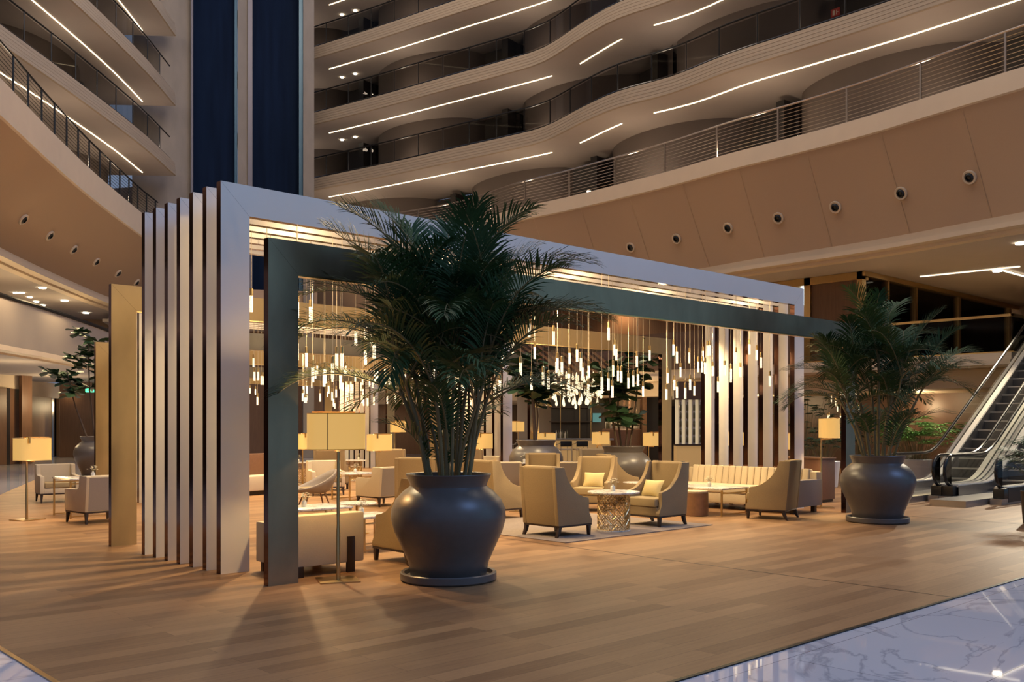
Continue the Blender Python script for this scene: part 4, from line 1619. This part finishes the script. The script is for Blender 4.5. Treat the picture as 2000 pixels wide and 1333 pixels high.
# wine display with back lit columns
wx, wy = W(1349, 34)
t = thing('wine_display', 'tall backlit wine display with rows of bottles behind the golden far post', 'wine display', (wx, wy, 0), YAW - R(90))
MB().box(-.5, .3, .95, .5, .35, 2.55).build('back_panel', 'backlit', t)
for k in range(4):
    MB().box(-.40 + k * .24, .1, .95, -.30 + k * .24, .28, 2.55).build('column', 'white_planter', t)
MB().box(-.55, -.3, 0, .55, .35, .9).build('cabinet', 'lit_front', t)
MB().box(-.58, -.35, .9, .58, .36, .95).build('worktop', 'dark_wood', t)
MB().box(-.6, .0, 2.55, .6, .4, 3.2).build('header', 'deep_brown', t)
lx, ly = math.cos(YAW - R(90)), math.sin(YAW - R(90))
for k in range(4):
    for j in range(5):
        q = -.35 + k * .24
        x, y = wx + q * lx - .04 * -ly * -1, wy + q * ly + .0
        x, y = wx + q * lx - .05 * ly, wy + q * ly + .05 * lx
        copy_tree(bo['bottle_glass'], (x, y, 1.0 + j * .29), 0, 'dark wine bottle mounted on a lit column of the wine display', 'bottles of the wine display')

# diagonal slatted underside of the stair above the bar
t = thing('slatted_stair_screen', 'diagonal slatted timber screen high behind the teardrop cluster', 'screen', (*W(1110, 36.6), 3.4), YAW - R(90))
for k in range(11):
    MB().cbox((-1.6 + k * .30, .0, .7), (.09, .06, 2.2), 0, 0, 0, R(-52)).build('slat', 'leg_wood', t)
MB().box(-2.2, .05, -.1, 2.0, .1, 1.5).build('back_board', 'deep_brown', t)

# ================================================================== ESCALATORS
def esc_profile(h0, z_flat, off=0.):
    """deck line in (u, z): flat, curve, 30 degree slope"""
    s30 = math.tan(R(30))
    pts = [(h0, z_flat), (1.85, z_flat), (2.15, z_flat + .03), (2.45, z_flat + .12), (2.75, z_flat + .26)]
    u_end = 8.8
    pts.append((u_end, z_flat + .26 + (u_end - 2.75) * s30))
    pts += [(u_end + .4, pts[-1][1] + .15), (u_end + 1.6, pts[-1][1] + .17)]
    return pts


def ribbon(pts, y0, y1, h):
    """closed band following pts with height h"""
    low = [(u, z - h) for u, z in pts]
    mb = MB()
    mb.prism(pts + low[::-1], 1, y0, y1)
    return mb


def make_escalator(label, loc):
    t = thing('escalator', label, 'escalator', loc, 0, 'escalators')
    for y in (-.52, .52):
        prof = esc_profile(.25, .36)
        # glass
        g = MB()
        top = [(u, z + .60) for u, z in prof]
        n = len(prof)
        g.add([(u, y, z) for u, z in prof] + [(u, y, z) for u, z in top], [(i, i + 1, n + i + 1, n + i) for i in range(n - 1)])
        arc = [(.25 + .33 * math.cos(R(a)) * -1 * 1.0 + .0, .66 + .30 * math.sin(R(a))) for a in range(-90, 91, 15)]
        g.prism([(u + .02, z) for u, z in arc], 1, y - .001, y + .001)
        g.build('glass_panel', 'clear_glass', t, smooth=0)
        hr = [(.6, y, .30), (.25, y, .33)] + [(.25 - .35 * math.cos(R(a)), y, .66 + .325 * math.sin(R(a))) for a in range(-75, 91, 15)] + [(u, y, z + .625) for u, z in prof[1:]]
        MB().tube(hr, .036, 8).build('handrail', 'handrail_rubber', t)
        sgn = 1 if y > 0 else -1
        # bright deck bands on both sides of the glass
        ribbon(prof, y - (.15 if sgn > 0 else .10), y - .02, .05).build('deck_band', 'deck_panel', t, smooth=20)
        ribbon(prof, y + .02, y + (.10 if sgn > 0 else .15), .05).build('deck_band', 'deck_panel', t, smooth=20)
        inner = [(u, z - .02) for u, z in prof]
        ya = y - sgn * .15
        ribbon(inner, min(ya, ya - sgn * .015), max(ya, ya - sgn * .015), .34).build('skirt', 'steel', t, smooth=20)
        yo = y + sgn * .10
        ribbon(inner, min(yo, yo + sgn * .02), max(yo, yo + sgn * .02), .30).build('side_cladding', 'black_plastic', t, smooth=20)
        MB().box(.05, y - .115, .12, .85, y + .115, .33).build('newel_base', 'black_plastic', t, bevel=.02)
        MB().box(-.1, y - .115, 0, 1.9, y + .115, .12).build('plinth', 'steel', t)
    MB().box(-1.2, -.36, 0, 1.8, .36, .125).build('comb_plate', 'steel', t)
    k = 0
    u, z = 1.8, .12
    rises = [.02, .08, .15] + [.231] * 14
    for rz in rises:
        m = MB()
        m.box(u, -.36, z - .35, u + .40, .36, z + rz)
        m.box(u - .006, -.36, z + rz - .028, u + .03, .36, z + rz + .004, 1)
        m.build('step', ['step_metal', 'step_edge'], t, smooth=0)
        u += .40
        z += rz
    tr = [(1.4, .0), (2.3, .0), (8.6, 3.55), (9.7, 3.6), (9.7, 3.2), (8.8, 3.0), (3.4, -.0)]
    MB().prism([(2.9, .02), (9.0, 3.52), (9.4, 3.2), (4.0, .02)], 1, -.56, .56).build('truss', 'deck_panel', t)
    return t


esc0 = make_escalator('escalator nearer the palm, rising to the mezzanine beside the fan leaved plant', (20.6, 9.33, 0))
copy_tree(esc0, (20.6, 8.05, 0), 0, 'escalator farther from the palm, rising to the mezzanine beside the spiky plant', 'escalators')

# little uplights on the ledge
for k, (px, d) in enumerate(((1150, 38.3), (1562, 31.0))):
    t = thing('ledge_uplight', ('small lit floodlight on the ledge in front of the bar railing, above the big palm', 'small lit floodlight on the ledge behind the bar railing, farther along')[k], 'floodlight', (*W(px, d), 11.0), YAW - R(90))
    MB().box(-.09, -.05, .0, .09, .05, .10).build('housing', 'black_metal', t)
    MB().box(-.08, -.056, .02, .08, -.05, .09).build('lens', 'downlight', t)

# ================================================================== LIGHT
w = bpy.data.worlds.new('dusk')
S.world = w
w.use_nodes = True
nt = w.node_tree
bg = nt.nodes['Background']
tc = nt.nodes.new('ShaderNodeTexCoord')
sx = nt.nodes.new('ShaderNodeSeparateXYZ')
rp_ = nt.nodes.new('ShaderNodeValToRGB')
rp_.color_ramp.elements[0].position = .35
rp_.color_ramp.elements[0].color = (.072, .092, .12, 1)
rp_.color_ramp.elements[1].position = .9
rp_.color_ramp.elements[1].color = (.18, .23, .36, 1)
mr = nt.nodes.new('ShaderNodeMath')
mr.operation = 'MULTIPLY_ADD'
mr.inputs[1].default_value = .5
mr.inputs[2].default_value = .5
nt.links.new(tc.outputs['Generated'], sx.inputs[0])
nt.links.new(sx.outputs['Z'], mr.inputs[0])
nt.links.new(mr.outputs[0], rp_.inputs[0])
nt.links.new(rp_.outputs[0], bg.inputs['Color'])
bg.inputs['Strength'].default_value = 1.0
# the last blue dusk light comes from the high atrium glazing behind the viewer
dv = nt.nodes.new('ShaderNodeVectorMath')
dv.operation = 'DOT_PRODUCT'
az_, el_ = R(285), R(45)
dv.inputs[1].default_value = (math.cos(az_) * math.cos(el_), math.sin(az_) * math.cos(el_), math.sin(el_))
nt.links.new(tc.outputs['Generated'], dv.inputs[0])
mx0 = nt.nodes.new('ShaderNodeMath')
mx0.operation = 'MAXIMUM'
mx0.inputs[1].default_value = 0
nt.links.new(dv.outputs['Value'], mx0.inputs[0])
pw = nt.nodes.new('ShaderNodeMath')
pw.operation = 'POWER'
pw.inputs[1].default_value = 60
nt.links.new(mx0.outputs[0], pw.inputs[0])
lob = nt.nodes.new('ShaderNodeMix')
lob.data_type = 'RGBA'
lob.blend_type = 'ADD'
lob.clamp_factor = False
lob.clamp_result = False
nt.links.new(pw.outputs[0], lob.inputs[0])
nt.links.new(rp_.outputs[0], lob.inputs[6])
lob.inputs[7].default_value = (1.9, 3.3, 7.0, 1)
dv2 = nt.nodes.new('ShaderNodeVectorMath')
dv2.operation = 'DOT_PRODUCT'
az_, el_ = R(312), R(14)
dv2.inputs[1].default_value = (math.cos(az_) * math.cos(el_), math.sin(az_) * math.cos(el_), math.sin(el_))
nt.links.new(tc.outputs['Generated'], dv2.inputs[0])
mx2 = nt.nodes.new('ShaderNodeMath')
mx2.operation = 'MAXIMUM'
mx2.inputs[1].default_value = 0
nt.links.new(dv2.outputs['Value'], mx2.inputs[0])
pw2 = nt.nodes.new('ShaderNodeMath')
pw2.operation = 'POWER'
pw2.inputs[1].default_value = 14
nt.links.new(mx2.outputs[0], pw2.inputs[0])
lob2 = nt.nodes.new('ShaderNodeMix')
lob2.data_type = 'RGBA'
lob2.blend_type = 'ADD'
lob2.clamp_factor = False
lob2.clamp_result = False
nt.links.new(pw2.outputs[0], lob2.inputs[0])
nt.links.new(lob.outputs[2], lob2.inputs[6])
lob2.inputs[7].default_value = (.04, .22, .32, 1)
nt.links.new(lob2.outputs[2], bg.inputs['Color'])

WARM = (1, .74, .40)
# pavilion ceiling spots
for k, (u0, v0, L, nm) in enumerate(MODS):
    n = 5 if k == 0 else 4
    for j in range(n):
        u = u0 + 1.2 + (L - 2.4) * j / (n - 1)
        light('POINT', 'pavilion_light', (u, v0 + 1.35 + .352 * (j % 2), 3.72), 44, WARM, .07)
        light('SPOT', 'pavilion_spot', (u + .3, v0 + 2.3, 3.7), 430, WARM, .05, (0, 0, 0), 140, .8)
# lounge between the pavilions: ceiling spots of the lounge
for (u, v) in ((8, 15.5), (12, 15.5), (16, 15.5), (6.5, 17.5), (12, 18.5), (15, 27), (18, 27), (12, 27)):
    light('SPOT', 'lounge_spot', (u, v, 6.5), 750, WARM, .2, (0, 0, 0), 110, .8)
# warm fill points added high over the hall, no fixtures there
for (u, v, z) in ((25, 4, 27), (13, 6, 26), (20, 16, 28), (12, 22, 28), (20, 30, 28)):
    light('POINT', 'overhead_fill', (u, v, z), 2200, (1, .80, .60), 3.0)
light('SPOT', 'escalator_fill', (29.3, 9.4, 6.9), 3000, (1, .86, .64), .10, (0, R(50), 0), 62, .8)  # added fill to brighten the escalator decks and steps
light('POINT', 'mezzanine_fill', (37, 20, 5.6), 170, WARM, .1)  # fill points added to brighten the room behind the mezzanine glass
light('POINT', 'mezzanine_fill', (43, 19, 5.6), 120, WARM, .1)
# downlights under the mezzanine and side ceilings
for (u, v, z) in ((31, 20, 6.92), (31, 27, 6.92), (31, 34, 6.92), (36, 12, 6.92), (31, 13, 6.92)):
    light('SPOT', 'soffit_spot', (u, v, z), 260, WARM, .07, (0, 0, 0), 140, .8)
for (u, v) in ((31.5, 14), (31.5, 20), (32, 27), (33, 31)):
    light('POINT', 'bar_light', (u, v, 2.5), 60, WARM, .2)
for p in (W(60, 27), W(140, 31), W(-60, 24)):
    light('SPOT', 'side_spot', (*p, 6.7), 500, WARM, .2, (0, 0, 0), 140, .8)
for p in (W(80, 44), W(20, 36), W(140, 48)):
    light('SPOT', 'niche_spot', (*p, 3.5), 220, WARM, .1, (0, 0, 0), 120, .8)
for (p, z, e) in ((W(30, 34), 5.0, 90), (W(130, 40), 5.2, 110), (W(-60, 30), 5.0, 90), (W(30, 31), 2.4, 70), (W(110, 40), 2.6, 90), (W(160, 50), 2.6, 60), (W(640, 44), 3.0, 120), (W(850, 46), 3.0, 120), (W(1010, 38), 2.6, 60), (W(1230, 36), 2.6, 60), (W(1790, 33), 2.3, 50)):
    light('POINT', 'gallery_fill', (*p, z), e, WARM, .2)  # added fill for dim soffits and walls at the sides and back
# uplights standing on the ledges wash the soffits above
for path, sgn in ((RB, 1), (LB, -1)):
    for p, t_ in along(offs(path, 1.2 * sgn), 6.0, 4):
        light('POINT', 'ledge_wash', (p.x, p.y, 11.5), 58, (1, .78, .55), .15)
for z in ZL[1:4]:
    for path, sgn in ((RP, 1), (LP, -1)):
        for p, t_ in along(offs(path, 1.6 * sgn), 8.0, 5):
            light('POINT', 'corridor_wash', (p.x, p.y, z + .6), 44, (1, .80, .60), .15)

S.cycles.use_denoising = True
S.cycles.max_bounces = 6
S.cycles.transparent_max_bounces = 16
S.cycles.sample_clamp_indirect = 6
S.view_settings.view_transform = 'Standard'
S.view_settings.look = 'None'
S.view_settings.gamma = 1
S.view_settings.use_curve_mapping = False
S.view_settings.exposure = .2
